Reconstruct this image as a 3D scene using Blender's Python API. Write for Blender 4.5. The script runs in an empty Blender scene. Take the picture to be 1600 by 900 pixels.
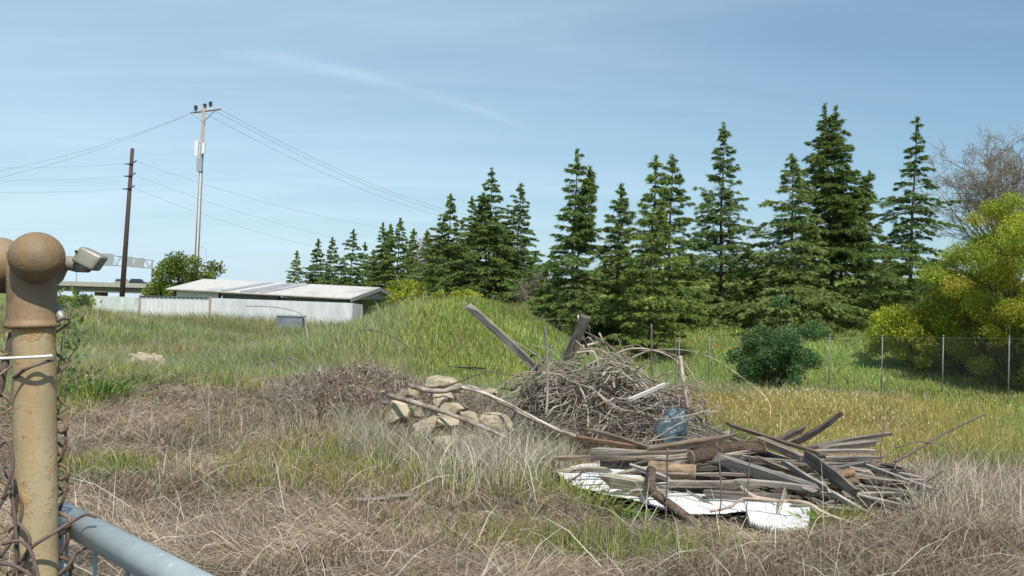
import bpy, math, random
import numpy as np
from mathutils import Vector, Matrix, Quaternion

R = math.radians
rng = np.random.default_rng(7)
random.seed(7)
S = bpy.context.scene
COL = S.collection

# ------------------------------------------------------------------ camera
F = 1555.0; ROLL = R(1.7); HY = 482.0; CAMH = 1.7
PITCH = math.atan((HY - 450) / F)
fwd = np.array([0, math.cos(PITCH), math.sin(PITCH)])
up0 = np.array([0, -math.sin(PITCH), math.cos(PITCH)])
rt0 = np.array([1.0, 0, 0])
rt = math.cos(ROLL) * rt0 + math.sin(ROLL) * up0
up = -math.sin(ROLL) * rt0 + math.cos(ROLL) * up0
cam_d = bpy.data.cameras.new('camera'); cam = bpy.data.objects.new('camera', cam_d); COL.objects.link(cam)
cam_d.lens = 36.0 * F / 1600; cam_d.sensor_width = 36; cam_d.clip_start = 0.05; cam_d.clip_end = 9000
cam.matrix_world = Matrix(((rt[0], up[0], -fwd[0], 0), (rt[1], up[1], -fwd[1], 0), (rt[2], up[2], -fwd[2], CAMH), (0, 0, 0, 1)))
S.camera = cam

# ------------------------------------------------------------------ light
SUN_EL = 52; SUN_AZ = 163      # azimuth clockwise from +Y
SKY_STRENGTH = 0.096; SUN_STRENGTH = 4.4
S.view_settings.view_transform = 'Standard'; S.view_settings.look = 'None'
S.view_settings.exposure = 0.15; S.view_settings.gamma = 1; S.view_settings.use_curve_mapping = False
sd = bpy.data.lights.new('sun', 'SUN'); sd.energy = SUN_STRENGTH; sd.angle = R(0.5); sd.color = (1, .955, .88)
so = bpy.data.objects.new('sun', sd); COL.objects.link(so)
sdir = Vector((math.cos(R(SUN_EL)) * math.sin(R(SUN_AZ)), math.cos(R(SUN_EL)) * math.cos(R(SUN_AZ)), math.sin(R(SUN_EL))))
so.rotation_euler = sdir.to_track_quat('Z', 'Y').to_euler(); so.location = (20, -20, 60)

W = bpy.data.worlds.new('World'); S.world = W; W.use_nodes = True
nt = W.node_tree; nt.nodes.clear()
def N(nt, t, **k):
    n = nt.nodes.new(t)
    for a, b in k.items():
        if a == 'inp':
            for i, v in b.items(): n.inputs[i].default_value = v
        else: setattr(n, a, b)
    return n
L = lambda nt, a, b: nt.links.new(a, b)
def mathn(nt, op, a, b=None, c=None, clamp=False):
    n = N(nt, 'ShaderNodeMath', operation=op); n.use_clamp = clamp
    for i, v in enumerate((a, b, c)):
        if v is None: continue
        if isinstance(v, (int, float)): n.inputs[i].default_value = v
        else: L(nt, v, n.inputs[i])
    return n.outputs[0]
def mixc(nt, f, a, b, bt='MIX'):
    n = N(nt, 'ShaderNodeMix', data_type='RGBA', blend_type=bt)
    for i, v in ((0, f), (6, a), (7, b)):
        if isinstance(v, (int, float)): n.inputs[i].default_value = v
        elif isinstance(v, tuple): n.inputs[i].default_value = v if len(v) == 4 else (*v, 1)
        else: L(nt, v, n.inputs[i])
    return n.outputs[2]
def ramp(nt, fac, stops):
    n = N(nt, 'ShaderNodeValToRGB'); e = n.color_ramp.elements
    while len(e) < len(stops): e.new(.5)
    for i, (p, c) in enumerate(stops):
        e[i].position = p; e[i].color = (*c, 1) if len(c) == 3 else c
    L(nt, fac, n.inputs[0]); return n.outputs[0]
sky = N(nt, 'ShaderNodeTexSky', sky_type='NISHITA'); sky.sun_disc = False
sky.sun_elevation = R(SUN_EL); sky.sun_rotation = R(SUN_AZ); sky.altitude = 30; sky.air_density = 1.0; sky.dust_density = 0.8; sky.ozone_density = 1.6
tc = N(nt, 'ShaderNodeTexCoord')
sx = N(nt, 'ShaderNodeSeparateXYZ'); L(nt, tc.outputs['Generated'], sx.inputs[0])
# high cloud sheet: project the view direction on a plane overhead
zc = mathn(nt, 'MAXIMUM', sx.outputs[2], 0.03)
zz = mathn(nt, 'ADD', zc, 0.12)
u = mathn(nt, 'DIVIDE', sx.outputs[0], zz); v = mathn(nt, 'DIVIDE', sx.outputs[1], zz)
cx = N(nt, 'ShaderNodeCombineXYZ'); L(nt, u, cx.inputs[0]); L(nt, v, cx.inputs[1])
mp = N(nt, 'ShaderNodeMapping'); mp.inputs['Rotation'].default_value = (0, 0, R(25)); mp.inputs['Scale'].default_value = (0.45, 1.7, 1)
L(nt, cx.outputs[0], mp.inputs[0])
n1 = N(nt, 'ShaderNodeTexNoise', inp={2: 1.0, 3: 5, 4: 0.55, 8: 0.6}); L(nt, mp.outputs[0], n1.inputs[0])
n2 = N(nt, 'ShaderNodeTexNoise', inp={2: 0.35, 3: 3}); L(nt, mp.outputs[0], n2.inputs[0])
cl = mathn(nt, 'MULTIPLY', ramp(nt, n1.outputs[0], [(.38, (0, 0, 0)), (.72, (1, 1, 1))]), ramp(nt, n2.outputs[0], [(.3, (.35,)*3), (.65, (1, 1, 1))]))
veil = ramp(nt, sx.outputs[2], [(0.0, (.60,)*3), (.12, (.42,)*3), (.30, (.24,)*3), (.6, (.1,)*3)])
amt = mathn(nt, 'MULTIPLY_ADD', cl, 0.36, veil, clamp=True)
# contrail: a long thin streak lying along a great circle
def raydir(px, py):
    d = fwd + rt * (px - 800) / F - up * (py - 450) / F
    return d / np.linalg.norm(d)
ca, cb = raydir(330, 72), raydir(840, 200)
cn = np.cross(ca, cb); cn /= np.linalg.norm(cn)
ct = (ca + cb) / np.linalg.norm(ca + cb)
half = math.acos(float(np.clip(ca @ cb, -1, 1))) / 2
ctg = np.cross(cn, ct)
def dotn(vec):
    n = N(nt, 'ShaderNodeVectorMath', operation='DOT_PRODUCT'); L(nt, tc.outputs['Generated'], n.inputs[0]); n.inputs[1].default_value = tuple(vec); return n.outputs['Value']
al = mathn(nt, 'DIVIDE', dotn(ctg), math.sin(half))            # -1..1 along the trail
nw = N(nt, 'ShaderNodeTexNoise', inp={2: 14.0, 3: 4}); L(nt, tc.outputs['Generated'], nw.inputs[0])
bow = mathn(nt, 'MULTIPLY', mathn(nt, 'MULTIPLY', al, al), -0.010)
off = mathn(nt, 'ADD', dotn(cn), mathn(nt, 'MULTIPLY_ADD', nw.outputs[0], 0.006, -0.003))
off = mathn(nt, 'ADD', off, bow)
off = mathn(nt, 'ADD', off, 0.007)
wd = mathn(nt, 'MULTIPLY_ADD', al, -0.0022 , 0.0052)
q = mathn(nt, 'DIVIDE', off, wd)
band = mathn(nt, 'POWER', 2.718, mathn(nt, 'MULTIPLY', mathn(nt, 'MULTIPLY', q, q), -1))
ends = mathn(nt, 'SUBTRACT', 1.0, mathn(nt, 'POWER', mathn(nt, 'ABSOLUTE', al), 4), clamp=True)
front = mathn(nt, 'GREATER_THAN', dotn(ct), 0)
band = mathn(nt, 'MULTIPLY', mathn(nt, 'MULTIPLY', band, ends), front)
band = mathn(nt, 'MULTIPLY', band, mathn(nt, 'MULTIPLY_ADD', nw.outputs[0], .38, -.06))
amt = mathn(nt, 'MAXIMUM', amt, 0.0)
skb = mixc(nt, 1.0, sky.outputs[0], (.78, 1.0, 1.06), 'MULTIPLY')
lr = mathn(nt, 'MULTIPLY_ADD', sx.outputs[0], -1.1, .52, clamp=True)
amt = mathn(nt, 'MULTIPLY', amt, mathn(nt, 'MULTIPLY_ADD', lr, .95, .42), clamp=True)
skc = mixc(nt, amt, skb, (6.2, 8.0, 9.3))
skc = mixc(nt, band, skc, (8.6, 9.8, 10.3))
bg = N(nt, 'ShaderNodeBackground'); L(nt, skc, bg.inputs[0]); bg.inputs[1].default_value = SKY_STRENGTH
wo = N(nt, 'ShaderNodeOutputWorld'); L(nt, bg.outputs[0], wo.inputs[0])

# ------------------------------------------------------------------ noise, terrain
def _h(ix, iy, s):
    h = (ix.astype(np.int64) * 374761393 + iy.astype(np.int64) * 668265263 + s * 1442695041) & 0x7fffffff
    h = ((h ^ (h >> 13)) * 1274126177) & 0x7fffffff
    return ((h ^ (h >> 16)) & 0xffff) / 65535.0
def vnoise(x, y, s=0):
    x = np.asarray(x, float); y = np.asarray(y, float)
    ix = np.floor(x); iy = np.floor(y); fx = x - ix; fy = y - iy
    fx = fx * fx * (3 - 2 * fx); fy = fy * fy * (3 - 2 * fy)
    a = _h(ix, iy, s); b = _h(ix + 1, iy, s); c = _h(ix, iy + 1, s); d = _h(ix + 1, iy + 1, s)
    return (a * (1 - fx) + b * fx) * (1 - fy) + (c * (1 - fx) + d * fx) * fy
def fbm(x, y, s=0, o=4):
    t = 0; a = .5; n = 0
    for k in range(o):
        t = t + a * vnoise(x * 2 ** k, y * 2 ** k, s + k * 17); n += a; a *= .55
    return t / n
def sm(x, a, b):
    t = np.clip((np.asarray(x, float) - a) / (b - a), 0, 1); return t * t * (3 - 2 * t)
def ground(X, Y):
    X = np.asarray(X, float); Y = np.asarray(Y, float)
    z = .35 * np.exp(-(((X + 5.5) / 4.0) ** 2 + ((Y - 15.8) / 3.4) ** 2))
    z = z + .10 * np.exp(-(((X + 2.5) / 1.6) ** 2 + ((Y - 9) / 2.0) ** 2))
    dx = X + 1.2; ex_ = np.where(dx < 0, (np.abs(dx) / 3.9) ** 2.4, (np.abs(dx) / 3.2) ** 2.3)
    z = z + 1.85 * np.exp(-(ex_ + (np.abs(Y - 30) / 6.0) ** 2.4))
    z = z + 1.0 * np.exp(-((np.abs(X + 19.5) / 5.2) ** 2.2 + ((Y - 40) / 6) ** 2))
    right = sm(X, .5, 6)
    z = z - .5 * sm(Y, 17, 29) * right * (1 - sm(Y, 31, 34))
    emb = np.clip((Y - 31) * .17, 0, 4.6) - .5 * sm(Y, 31, 34) * (1 - sm(Y, 60, 90))
    emb = emb * sm(X, -.5, 7)
    emb2 = sm(Y, 44, 66) * 2.0 * sm(X, -9, -2) * (1 - sm(X, -.5, 7))
    z = z + np.where(Y > 31, emb, 0) + emb2
    z = z * (1 - sm(Y, 110, 200))
    z = z + (fbm(X * .9, Y * .9, 3, 4) - .5) * .16 * sm(Y, 2, 6) * (1 - .6 * sm(Y, 30, 60)) + (fbm(X * 3.3, Y * 3.3, 9, 3) - .5) * .09 * (1 - sm(Y, 18, 30))
    return z
def P(px, py, Y):
    d = fwd + rt * (px - 800) / F - up * (py - 450) / F
    t = Y / d[1]; return np.array([d[0] * t, Y, CAMH + d[2] * t])
def G(px, py):
    prev = 3.0
    for Y in np.geomspace(3.0, 400, 1500):
        p = P(px, py, Y)
        if p[2] <= float(ground(p[0], p[1])): return np.array([p[0], p[1], float(ground(p[0], p[1]))])
    return P(px, py, 400)
def Rr(X, Y): return 800 + F * X / Y       # bearing of a ground point, as a pixel column at zero roll

# ------------------------------------------------------------------ mesh helpers
class MB:
    def __init__(s): s.v = []; s.f = []; s.c = []; s.n = 0; s.m = []
    def add(s, v, f, c=None, mi=0):
        v = np.asarray(v, float).reshape(-1, 3); f = [tuple(int(i) + s.n for i in q) for q in f]
        s.v.append(v); s.f += f; s.m += [mi] * len(f); s.n += len(v)
        s.c.append(np.broadcast_to(np.array(c if c is not None else (1, 1, 1), float), (len(v), 3)))
    def box(s, x0, x1, y0, y1, z0, z1, c=None, mi=0):
        v = [(x, y, z) for z in (z0, z1) for y in (y0, y1) for x in (x0, x1)]
        s.add(v, [(0, 2, 3, 1), (4, 5, 7, 6), (0, 1, 5, 4), (2, 6, 7, 3), (0, 4, 6, 2), (1, 3, 7, 5)], c, mi)
    def obox(s, o, ax, ay, az, c=None):      # oriented box: origin corner and three edge vectors
        o, ax, ay, az = map(lambda q: np.asarray(q, float), (o, ax, ay, az))
        v = [o + i * ax + j * ay + k * az for k in (0, 1) for j in (0, 1) for i in (0, 1)]
        s.add(v, [(0, 2, 3, 1), (4, 5, 7, 6), (0, 1, 5, 4), (2, 6, 7, 3), (0, 4, 6, 2), (1, 3, 7, 5)], c)
    def tube(s, pts, rad, sides=6, c=None, cap=True):
        pts = np.asarray(pts, float); n = len(pts); rad = np.broadcast_to(np.asarray(rad, float), (n,))
        tn = np.gradient(pts, axis=0); tn /= np.linalg.norm(tn, axis=1)[:, None] + 1e-9
        ref = np.array([0, 0, 1.0]) if abs(tn[0][2]) < .9 else np.array([1.0, 0, 0])
        a = np.cross(tn[0], ref); a /= np.linalg.norm(a); V = []
        for i in range(n):
            a = a - tn[i] * (a @ tn[i]); a /= np.linalg.norm(a) + 1e-9; b = np.cross(tn[i], a)
            th = np.arange(sides) * 2 * math.pi / sides
            V.append(pts[i] + rad[i] * (np.cos(th)[:, None] * a + np.sin(th)[:, None] * b))
        f = [(i * sides + j, i * sides + (j + 1) % sides, (i + 1) * sides + (j + 1) % sides, (i + 1) * sides + j) for i in range(n - 1) for j in range(sides)]
        if cap: f += [tuple(range(sides))[::-1], tuple((n - 1) * sides + j for j in range(sides))]
        s.add(np.concatenate(V), f, c)
    def lathe(s, prof, sides=32, o=(0, 0, 0), ax=(0, 0, 1)):   # prof: (r, h)
        q = Vector((0, 0, 1)).rotation_difference(Vector(ax)); V = []
        for r, h in prof:
            for j in range(sides):
                t = 2 * math.pi * j / sides
                V.append(tuple(q @ Vector((r * math.cos(t), r * math.sin(t), h)) + Vector(o)))
        n = len(prof)
        f = [(i * sides + j, i * sides + (j + 1) % sides, (i + 1) * sides + (j + 1) % sides, (i + 1) * sides + j) for i in range(n - 1) for j in range(sides)]
        f += [tuple(range(sides))[::-1], tuple((n - 1) * sides + j for j in range(sides))]
        s.add(V, f)
    def build(s, name, mat, parent=None, smooth=False, mats=None):
        me = bpy.data.meshes.new(name); me.from_pydata(np.concatenate(s.v).tolist(), [], s.f)
        me.materials.append(mat)
        for m in (mats or []): me.materials.append(m)
        if mats: me.polygons.foreach_set('material_index', s.m)
        ca = me.color_attributes.new('Col', 'FLOAT_COLOR', 'POINT')
        c = np.concatenate(s.c); ca.data.foreach_set('color', np.hstack([c, np.ones((len(c), 1))]).ravel())
        if smooth: me.polygons.foreach_set('use_smooth', [True] * len(me.polygons))
        me.update()
        o = bpy.data.objects.new(name, me); COL.objects.link(o)
        if parent: o.parent = parent
        return o
def fastmesh(name, V, quads, tris, C, mat, parent=None, smooth=False):
    """V (n,3), quads (q,4), tris (t,3), C (n,3)"""
    me = bpy.data.meshes.new(name)
    quads = np.asarray(quads, np.int32).reshape(-1, 4); tris = np.asarray(tris, np.int32).reshape(-1, 3)
    me.vertices.add(len(V)); me.vertices.foreach_set('co', np.asarray(V, np.float32).ravel())
    nl = len(quads) * 4 + len(tris) * 3; me.loops.add(nl)
    me.loops.foreach_set('vertex_index', np.concatenate([quads.ravel(), tris.ravel()]))
    ls = np.concatenate([np.arange(len(quads)) * 4, len(quads) * 4 + np.arange(len(tris)) * 3]).astype(np.int32)
    me.polygons.add(len(ls)); me.polygons.foreach_set('loop_start', ls)
    try: me.polygons.foreach_set('loop_total', np.concatenate([np.full(len(quads), 4), np.full(len(tris), 3)]).astype(np.int32))
    except Exception: pass
    if smooth: me.polygons.foreach_set('use_smooth', np.ones(len(ls), bool))
    ca = me.color_attributes.new('Col', 'FLOAT_COLOR', 'POINT')
    ca.data.foreach_set('color', np.hstack([C, np.ones((len(C), 1))]).astype(np.float32).ravel())
    me.update(calc_edges=True); me.materials.append(mat)
    o = bpy.data.objects.new(name, me); COL.objects.link(o)
    if parent: o.parent = parent
    return o
def unit(v): return v / (np.linalg.norm(v, axis=-1, keepdims=True) + 1e-9)
def blades(p0, p1, p2, w, C, wdir=None, tipw=.0):
    """ribbons p0-p1-p2 with a pointed tip. returns V, quads, tris, C"""
    n = len(p0)
    if wdir is None: wdir = rng.normal(size=(n, 3)); wdir[:, 2] *= .3
    t = unit(p2 - p0); wv = unit(np.cross(t, np.cross(wdir, t))) * (w[:, None] / 2)
    V = np.stack([p0 - wv, p0 + wv, p1 - wv * .85, p1 + wv * .85, p2], 1).reshape(-1, 3)
    b = np.arange(n)[:, None] * 5
    return V, b + np.array([0, 1, 3, 2]), b + np.array([2, 3, 4]), np.repeat(C, 5, 0)
def merge(parts):
    V = []; Q = []; T = []; C = []; o = 0
    for v, q, t, c in parts:
        V.append(v); Q.append(q + o); T.append(t + o); C.append(c); o += len(v)
    return np.concatenate(V), np.concatenate(Q), np.concatenate(T), np.concatenate(C)
def tag(o, label=None, cat=None, group=None, kind=None):
    if label: o['label'] = label
    if cat: o['category'] = cat
    if group: o['group'] = group
    if kind: o['kind'] = kind
    return o
def empty(name, loc, label=None, cat=None, group=None):
    o = bpy.data.objects.new(name, None); COL.objects.link(o); o.location = tuple(loc); o.empty_display_size = .2
    return tag(o, label, cat, group)
def part(mb, name, mat, root, smooth=False):
    """mesh written in world coordinates, hung under a root Empty"""
    o = mb.build(name, mat, None, smooth); o.parent = root
    o.matrix_parent_inverse = Matrix.Translation(-root.location) if root.type == 'EMPTY' else root.matrix_world.inverted()
    return o
def sub(mb, name, mat, par, root, smooth=False):
    o = mb.build(name, mat, None, smooth); o.parent = par; return o

# ------------------------------------------------------------------ materials
def newmat(name):
    m = bpy.data.materials.new(name); m.use_nodes = True; n = m.node_tree; n.nodes.clear()
    out = N(n, 'ShaderNodeOutputMaterial'); return m, n, out
def leafmat(name, trans=.3, rough=.6, spec=.25, hv=.15):
    m, n, out = newmat(name)
    at = N(n, 'ShaderNodeAttribute', attribute_name='Col')
    p = N(n, 'ShaderNodeBsdfPrincipled'); p.inputs['Roughness'].default_value = rough; p.inputs['Specular IOR Level'].default_value = spec
    tr = N(n, 'ShaderNodeBsdfTranslucent'); mx = N(n, 'ShaderNodeMixShader'); mx.inputs[0].default_value = trans
    L(n, at.outputs[0], p.inputs[0]); L(n, mixc(n, 1.0, at.outputs[0], (1.0, 1.0, .6), 'MULTIPLY'), tr.inputs[0])
    L(n, p.outputs[0], mx.inputs[1]); L(n, tr.outputs[0], mx.inputs[2]); L(n, mx.outputs[0], out.inputs[0]); return m
M = {}
M['grass'] = leafmat('grass', .25, .65, .2)
M['straw'] = leafmat('straw', .12, .6, .3)
M['leaf'] = leafmat('leaf', .42, .5, .3)
M['needle'] = leafmat('needle', .15, .55, .25)
def noisemat(name, c1, c2, scale=4, rough=.8, spec=.3, metal=0, bump=0.0, stretch=(1, 1, 1), c3=None, s3=1.0, t3=(.5, .7), det=6, usecol=False, objrand=0.0, bscale=None, coord='Object'):
    m, n, out = newmat(name)
    tcn = N(n, 'ShaderNodeTexCoord'); mp = N(n, 'ShaderNodeMapping'); mp.inputs['Scale'].default_value = stretch; L(n, tcn.outputs[coord], mp.inputs[0])
    vec = mp.outputs[0]
    oi = N(n, 'ShaderNodeObjectInfo')
    if objrand:
        ad = N(n, 'ShaderNodeVectorMath', operation='ADD'); L(n, vec, ad.inputs[0])
        sc = N(n, 'ShaderNodeVectorMath', operation='SCALE'); sc.inputs[0].default_value = (37, 53, 71); L(n, oi.outputs['Random'], sc.inputs['Scale']); L(n, sc.outputs[0], ad.inputs[1]); vec = ad.outputs[0]
    a = N(n, 'ShaderNodeTexNoise', inp={2: scale, 3: det, 4: .62}); L(n, vec, a.inputs[0])
    c = ramp(n, a.outputs[0], [(.32, c1), (.68, c2)])
    if c3:
        b = N(n, 'ShaderNodeTexNoise', inp={2: s3, 3: 5, 4: .6}); L(n, tcn.outputs[coord] if not objrand else vec, b.inputs[0])
        f = ramp(n, b.outputs[0], [(t3[0], (0, 0, 0)), (t3[1], (1, 1, 1))]); c = mixc(n, f, c, c3)
    if usecol:
        at = N(n, 'ShaderNodeAttribute', attribute_name='Col'); c = mixc(n, 1.0, c, at.outputs[0], 'MULTIPLY')
    if objrand:
        k = mathn(n, 'MULTIPLY_ADD', oi.outputs['Random'], objrand * 2, 1 - objrand)
        cc = N(n, 'ShaderNodeCombineColor'); [L(n, k, cc.inputs[i]) for i in range(3)]
        c = mixc(n, 1.0, c, cc.outputs[0], 'MULTIPLY')
    p = N(n, 'ShaderNodeBsdfPrincipled'); L(n, c, p.inputs[0]); p.inputs['Roughness'].default_value = rough
    p.inputs['Specular IOR Level'].default_value = spec; p.inputs['Metallic'].default_value = metal
    if bump:
        bn = N(n, 'ShaderNodeTexNoise', inp={2: bscale or scale * 2, 3: 6, 4: .65}); L(n, vec, bn.inputs[0])
        bp = N(n, 'ShaderNodeBump'); bp.inputs['Strength'].default_value = 1; bp.inputs['Distance'].default_value = bump; L(n, bn.outputs[0], bp.inputs['Height']); L(n, bp.outputs[0], p.inputs['Normal'])
    L(n, p.outputs[0], out.inputs[0]); return m
M['bark'] = noisemat('bark', (.07, .055, .04), (.17, .14, .11), 5, .9, .15, bump=.02, stretch=(1, 1, .25))
M['plank'] = noisemat('weathered_plank', (.095, .082, .070), (.34, .315, .28), 3.4, .85, .2, bump=.004, stretch=(1.2, 14, 14), c3=(.055, .042, .032), s3=1.5, t3=(.5, .8), objrand=.28, usecol=True)
M['log'] = noisemat('log_bark', (.06, .045, .035), (.25, .20, .16), 10, .9, .15, bump=.02, stretch=(.5, 1.6, 1.6), objrand=.15, usecol=True, bscale=14)
M['stick'] = noisemat('dead_stick', (.10, .078, .062), (.47, .40, .33), 5, .85, .2, bump=.002, objrand=.3, usecol=True)
M['rock'] = noisemat('tan_rock', (.36, .295, .19), (.58, .50, .36), 7, .95, .1, bump=.035, c3=(.22, .17, .11), s3=4, t3=(.52, .70), objrand=.2)
M['soil'] = None
m, n, out = newmat('soil')
at = N(n, 'ShaderNodeAttribute', attribute_name='Col'); tcn = N(n, 'ShaderNodeTexCoord')
a = N(n, 'ShaderNodeTexNoise', inp={2: 2.2, 3: 9, 4: .7}); L(n, tcn.outputs['Object'], a.inputs[0])
b = N(n, 'ShaderNodeTexNoise', inp={2: 22, 3: 6, 4: .7}); L(n, tcn.outputs['Object'], b.inputs[0])
c = mixc(n, 1.0, at.outputs[0], ramp(n, a.outputs[0], [(.3, (.55, .55, .55)), (.7, (1.35, 1.3, 1.2))]), 'MULTIPLY')
c = mixc(n, 1.0, c, ramp(n, b.outputs[0], [(.3, (.6, .6, .6)), (.7, (1.35, 1.35, 1.35))]), 'MULTIPLY')
p = N(n, 'ShaderNodeBsdfPrincipled'); L(n, c, p.inputs[0]); p.inputs['Roughness'].default_value = .95; p.inputs['Specular IOR Level'].default_value = .1
bp = N(n, 'ShaderNodeBump'); bp.inputs['Distance'].default_value = .05; L(n, b.outputs[0], bp.inputs['Height']); L(n, bp.outputs[0], p.inputs['Normal'])
L(n, p.outputs[0], out.inputs[0]); M['soil'] = m
M['post_paint'] = noisemat('tan_post_paint', (.26, .205, .12), (.39, .32, .20), 13, .6, .3, bump=.0008, stretch=(1, 1, .16), c3=(.36, .19, .07), s3=9, t3=(.52, .80), bscale=60)
def rustmat(name, base, base2, rust, dark, sc, amt=.56):
    m, n, out = newmat(name); tcn = N(n, 'ShaderNodeTexCoord'); ob = tcn.outputs['Object']
    def nz(scale, det=6, rough=.6, st=(1, 1, 1)):
        mp = N(n, 'ShaderNodeMapping'); mp.inputs['Scale'].default_value = st; L(n, ob, mp.inputs[0]); a = N(n, 'ShaderNodeTexNoise', inp={2: scale, 3: det, 4: rough}); L(n, mp.outputs[0], a.inputs[0]); return a.outputs[0]
    c = mixc(n, ramp(n, nz(sc * .6), [(.35, (0, 0, 0)), (.65, (1, 1, 1))]), base, base2)
    st = nz(sc * 4, 5, .6, (1, 1, .07)); c = mixc(n, mathn(n, 'MULTIPLY', ramp(n, st, [(.45, (0, 0, 0)), (.75, (1, 1, 1))]), .55), c, rust)
    big = ramp(n, nz(sc * .9, 7, .72), [(amt, (0, 0, 0)), (amt + .10, (1, 1, 1))]); c = mixc(n, mathn(n, 'MULTIPLY', big, .75), c, rust)
    sp = ramp(n, nz(sc * 16, 3, .7), [(.64, (0, 0, 0)), (.70, (1, 1, 1))]); c = mixc(n, mathn(n, 'MULTIPLY', sp, .7), c, dark)
    lo = ramp(n, nz(sc * 1.3, 8, .75, (1, 1, .5)), [(.60, (0, 0, 0)), (.66, (1, 1, 1))]); c = mixc(n, mathn(n, 'MULTIPLY', lo, .5), c, dark)
    p = N(n, 'ShaderNodeBsdfPrincipled'); L(n, c, p.inputs[0]); p.inputs['Specular IOR Level'].default_value = .35
    L(n, ramp(n, big, [(0, (.5,) * 3), (1, (.85,) * 3)]), p.inputs['Roughness'])
    bp = N(n, 'ShaderNodeBump'); bp.inputs['Distance'].default_value = .0012; L(n, nz(sc * 9, 6, .7), bp.inputs['Height']); b2 = N(n, 'ShaderNodeBump'); b2.inputs['Distance'].default_value = .0015; L(n, big, b2.inputs['Height']); L(n, bp.outputs[0], b2.inputs['Normal']); L(n, b2.outputs[0], p.inputs['Normal'])
    L(n, p.outputs[0], out.inputs[0]); return m
M['post_paint'] = rustmat('tan_post_paint', (.33, .255, .14), (.46, .37, .22), (.42, .20, .055), (.14, .085, .045), 9, .54)
M['cast'] = rustmat('tan_cast_iron', (.21, .145, .08), (.31, .225, .135), (.30, .16, .06), (.09, .055, .03), 14, .60)
M['galv'] = noisemat('galvanised', (.27, .26, .21), (.42, .41, .33), 25, .5, .5, metal=.35, bump=.001)
M['gate_paint'] = noisemat('grey_blue_paint', (.33, .38, .38), (.43, .48, .48), 14, .5, .4, c3=(.64, .66, .64), s3=34, t3=(.64, .70))
M['rust'] = noisemat('rusty_wire', (.10, .06, .035), (.34, .24, .16), 60, .7, .4, metal=.2)
M['whitewire'] = noisemat('white_wire', (.7, .68, .62), (.8, .78, .72), 10, .5)
M['vine'] = noisemat('dead_vine', (.09, .06, .05), (.2, .15, .13), 30, .8)
M['white_wall'] = noisemat('white_wall_paint', (.60, .61, .60), (.82, .82, .80), 1.5, .8, .2, stretch=(1, 1, .35), c3=(.55, .53, .49), s3=1.6, t3=(.58, .78))
M['roof'] = noisemat('pale_roof', (.50, .49, .44), (.62, .60, .54), 1.5, .6, .3, stretch=(4, .5, .5), c3=(.40, .39, .36), s3=.5, t3=(.5, .7))
M['roof_patch'] = noisemat('grey_roof_patch', (.25, .26, .27), (.36, .37, .38), 2, .6)
M['dark'] = noisemat('dark_interior', (.07, .075, .08), (.12, .13, .14), 2, .9)
M['bluegrey'] = noisemat('bin_and_bay_shade', (.12, .145, .165), (.24, .27, .29), 1.5, .8, .2, stretch=(1, 1, 3))  # bin colour, also the painted shade of the open shed bays
M['pole_wood'] = noisemat('pole_wood', (.25, .20, .16), (.40, .33, .27), 3, .85, .2, stretch=(6, 6, .3))
M['pole_dark'] = noisemat('creosote_pole', (.05, .03, .035), (.10, .06, .06), 3, .7, .3, stretch=(6, 6, .3))
M['metal_grey'] = noisemat('grey_metal', (.30, .31, .32), (.40, .41, .42), 3, .5, .4, metal=.3)
M['white_metal'] = noisemat('white_metal', (.62, .62, .60), (.72, .72, .70), 3, .5, .4)
M['concrete'] = noisemat('concrete', (.30, .29, .25), (.40, .38, .33), .8, .9, .2)
M['concrete_d'] = noisemat('dark_concrete', (.12, .12, .10), (.2, .19, .16), .5, .9, .2)  # darker than the deck; the shade beneath it is put into this colour
M['fence_steel'] = noisemat('fence_steel', (.16, .17, .16), (.24, .25, .24), 5, .6, .3, metal=.2)
M['wire'] = noisemat('power_wire', (.30, .31, .32), (.34, .35, .36), 3, .5)
M['ceramic'] = noisemat('brown_ceramic', (.08, .05, .05), (.12, .08, .08), 3, .3)
M['carp'] = noisemat('tan_car_paint', (.34, .30, .22), (.36, .32, .24), 3, .3, .5)
M['card'] = noisemat('dark_car_paint', (.03, .035, .045), (.04, .045, .055), 3, .3, .5)
M['glassd'] = noisemat('car_glass', (.03, .04, .05), (.04, .05, .06), 3, .1, .5)
M['rubber'] = noisemat('rubber', (.02, .02, .02), (.03, .03, .03), 3, .8)
M['sheet'] = noisemat('white_plastic_sheet', (.74, .74, .72), (.82, .82, .80), 5, .55, .35, bump=.01, c3=(.62, .59, .53), s3=9, t3=(.6, .8), bscale=6)
M['bluebag'] = noisemat('blue_plastic', (.045, .07, .082), (.105, .15, .165), 7, .22, .6, bump=.03, bscale=8)
M['white_lath'] = noisemat('white_lath', (.6, .58, .54), (.72, .7, .66), 5, .7)

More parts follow.
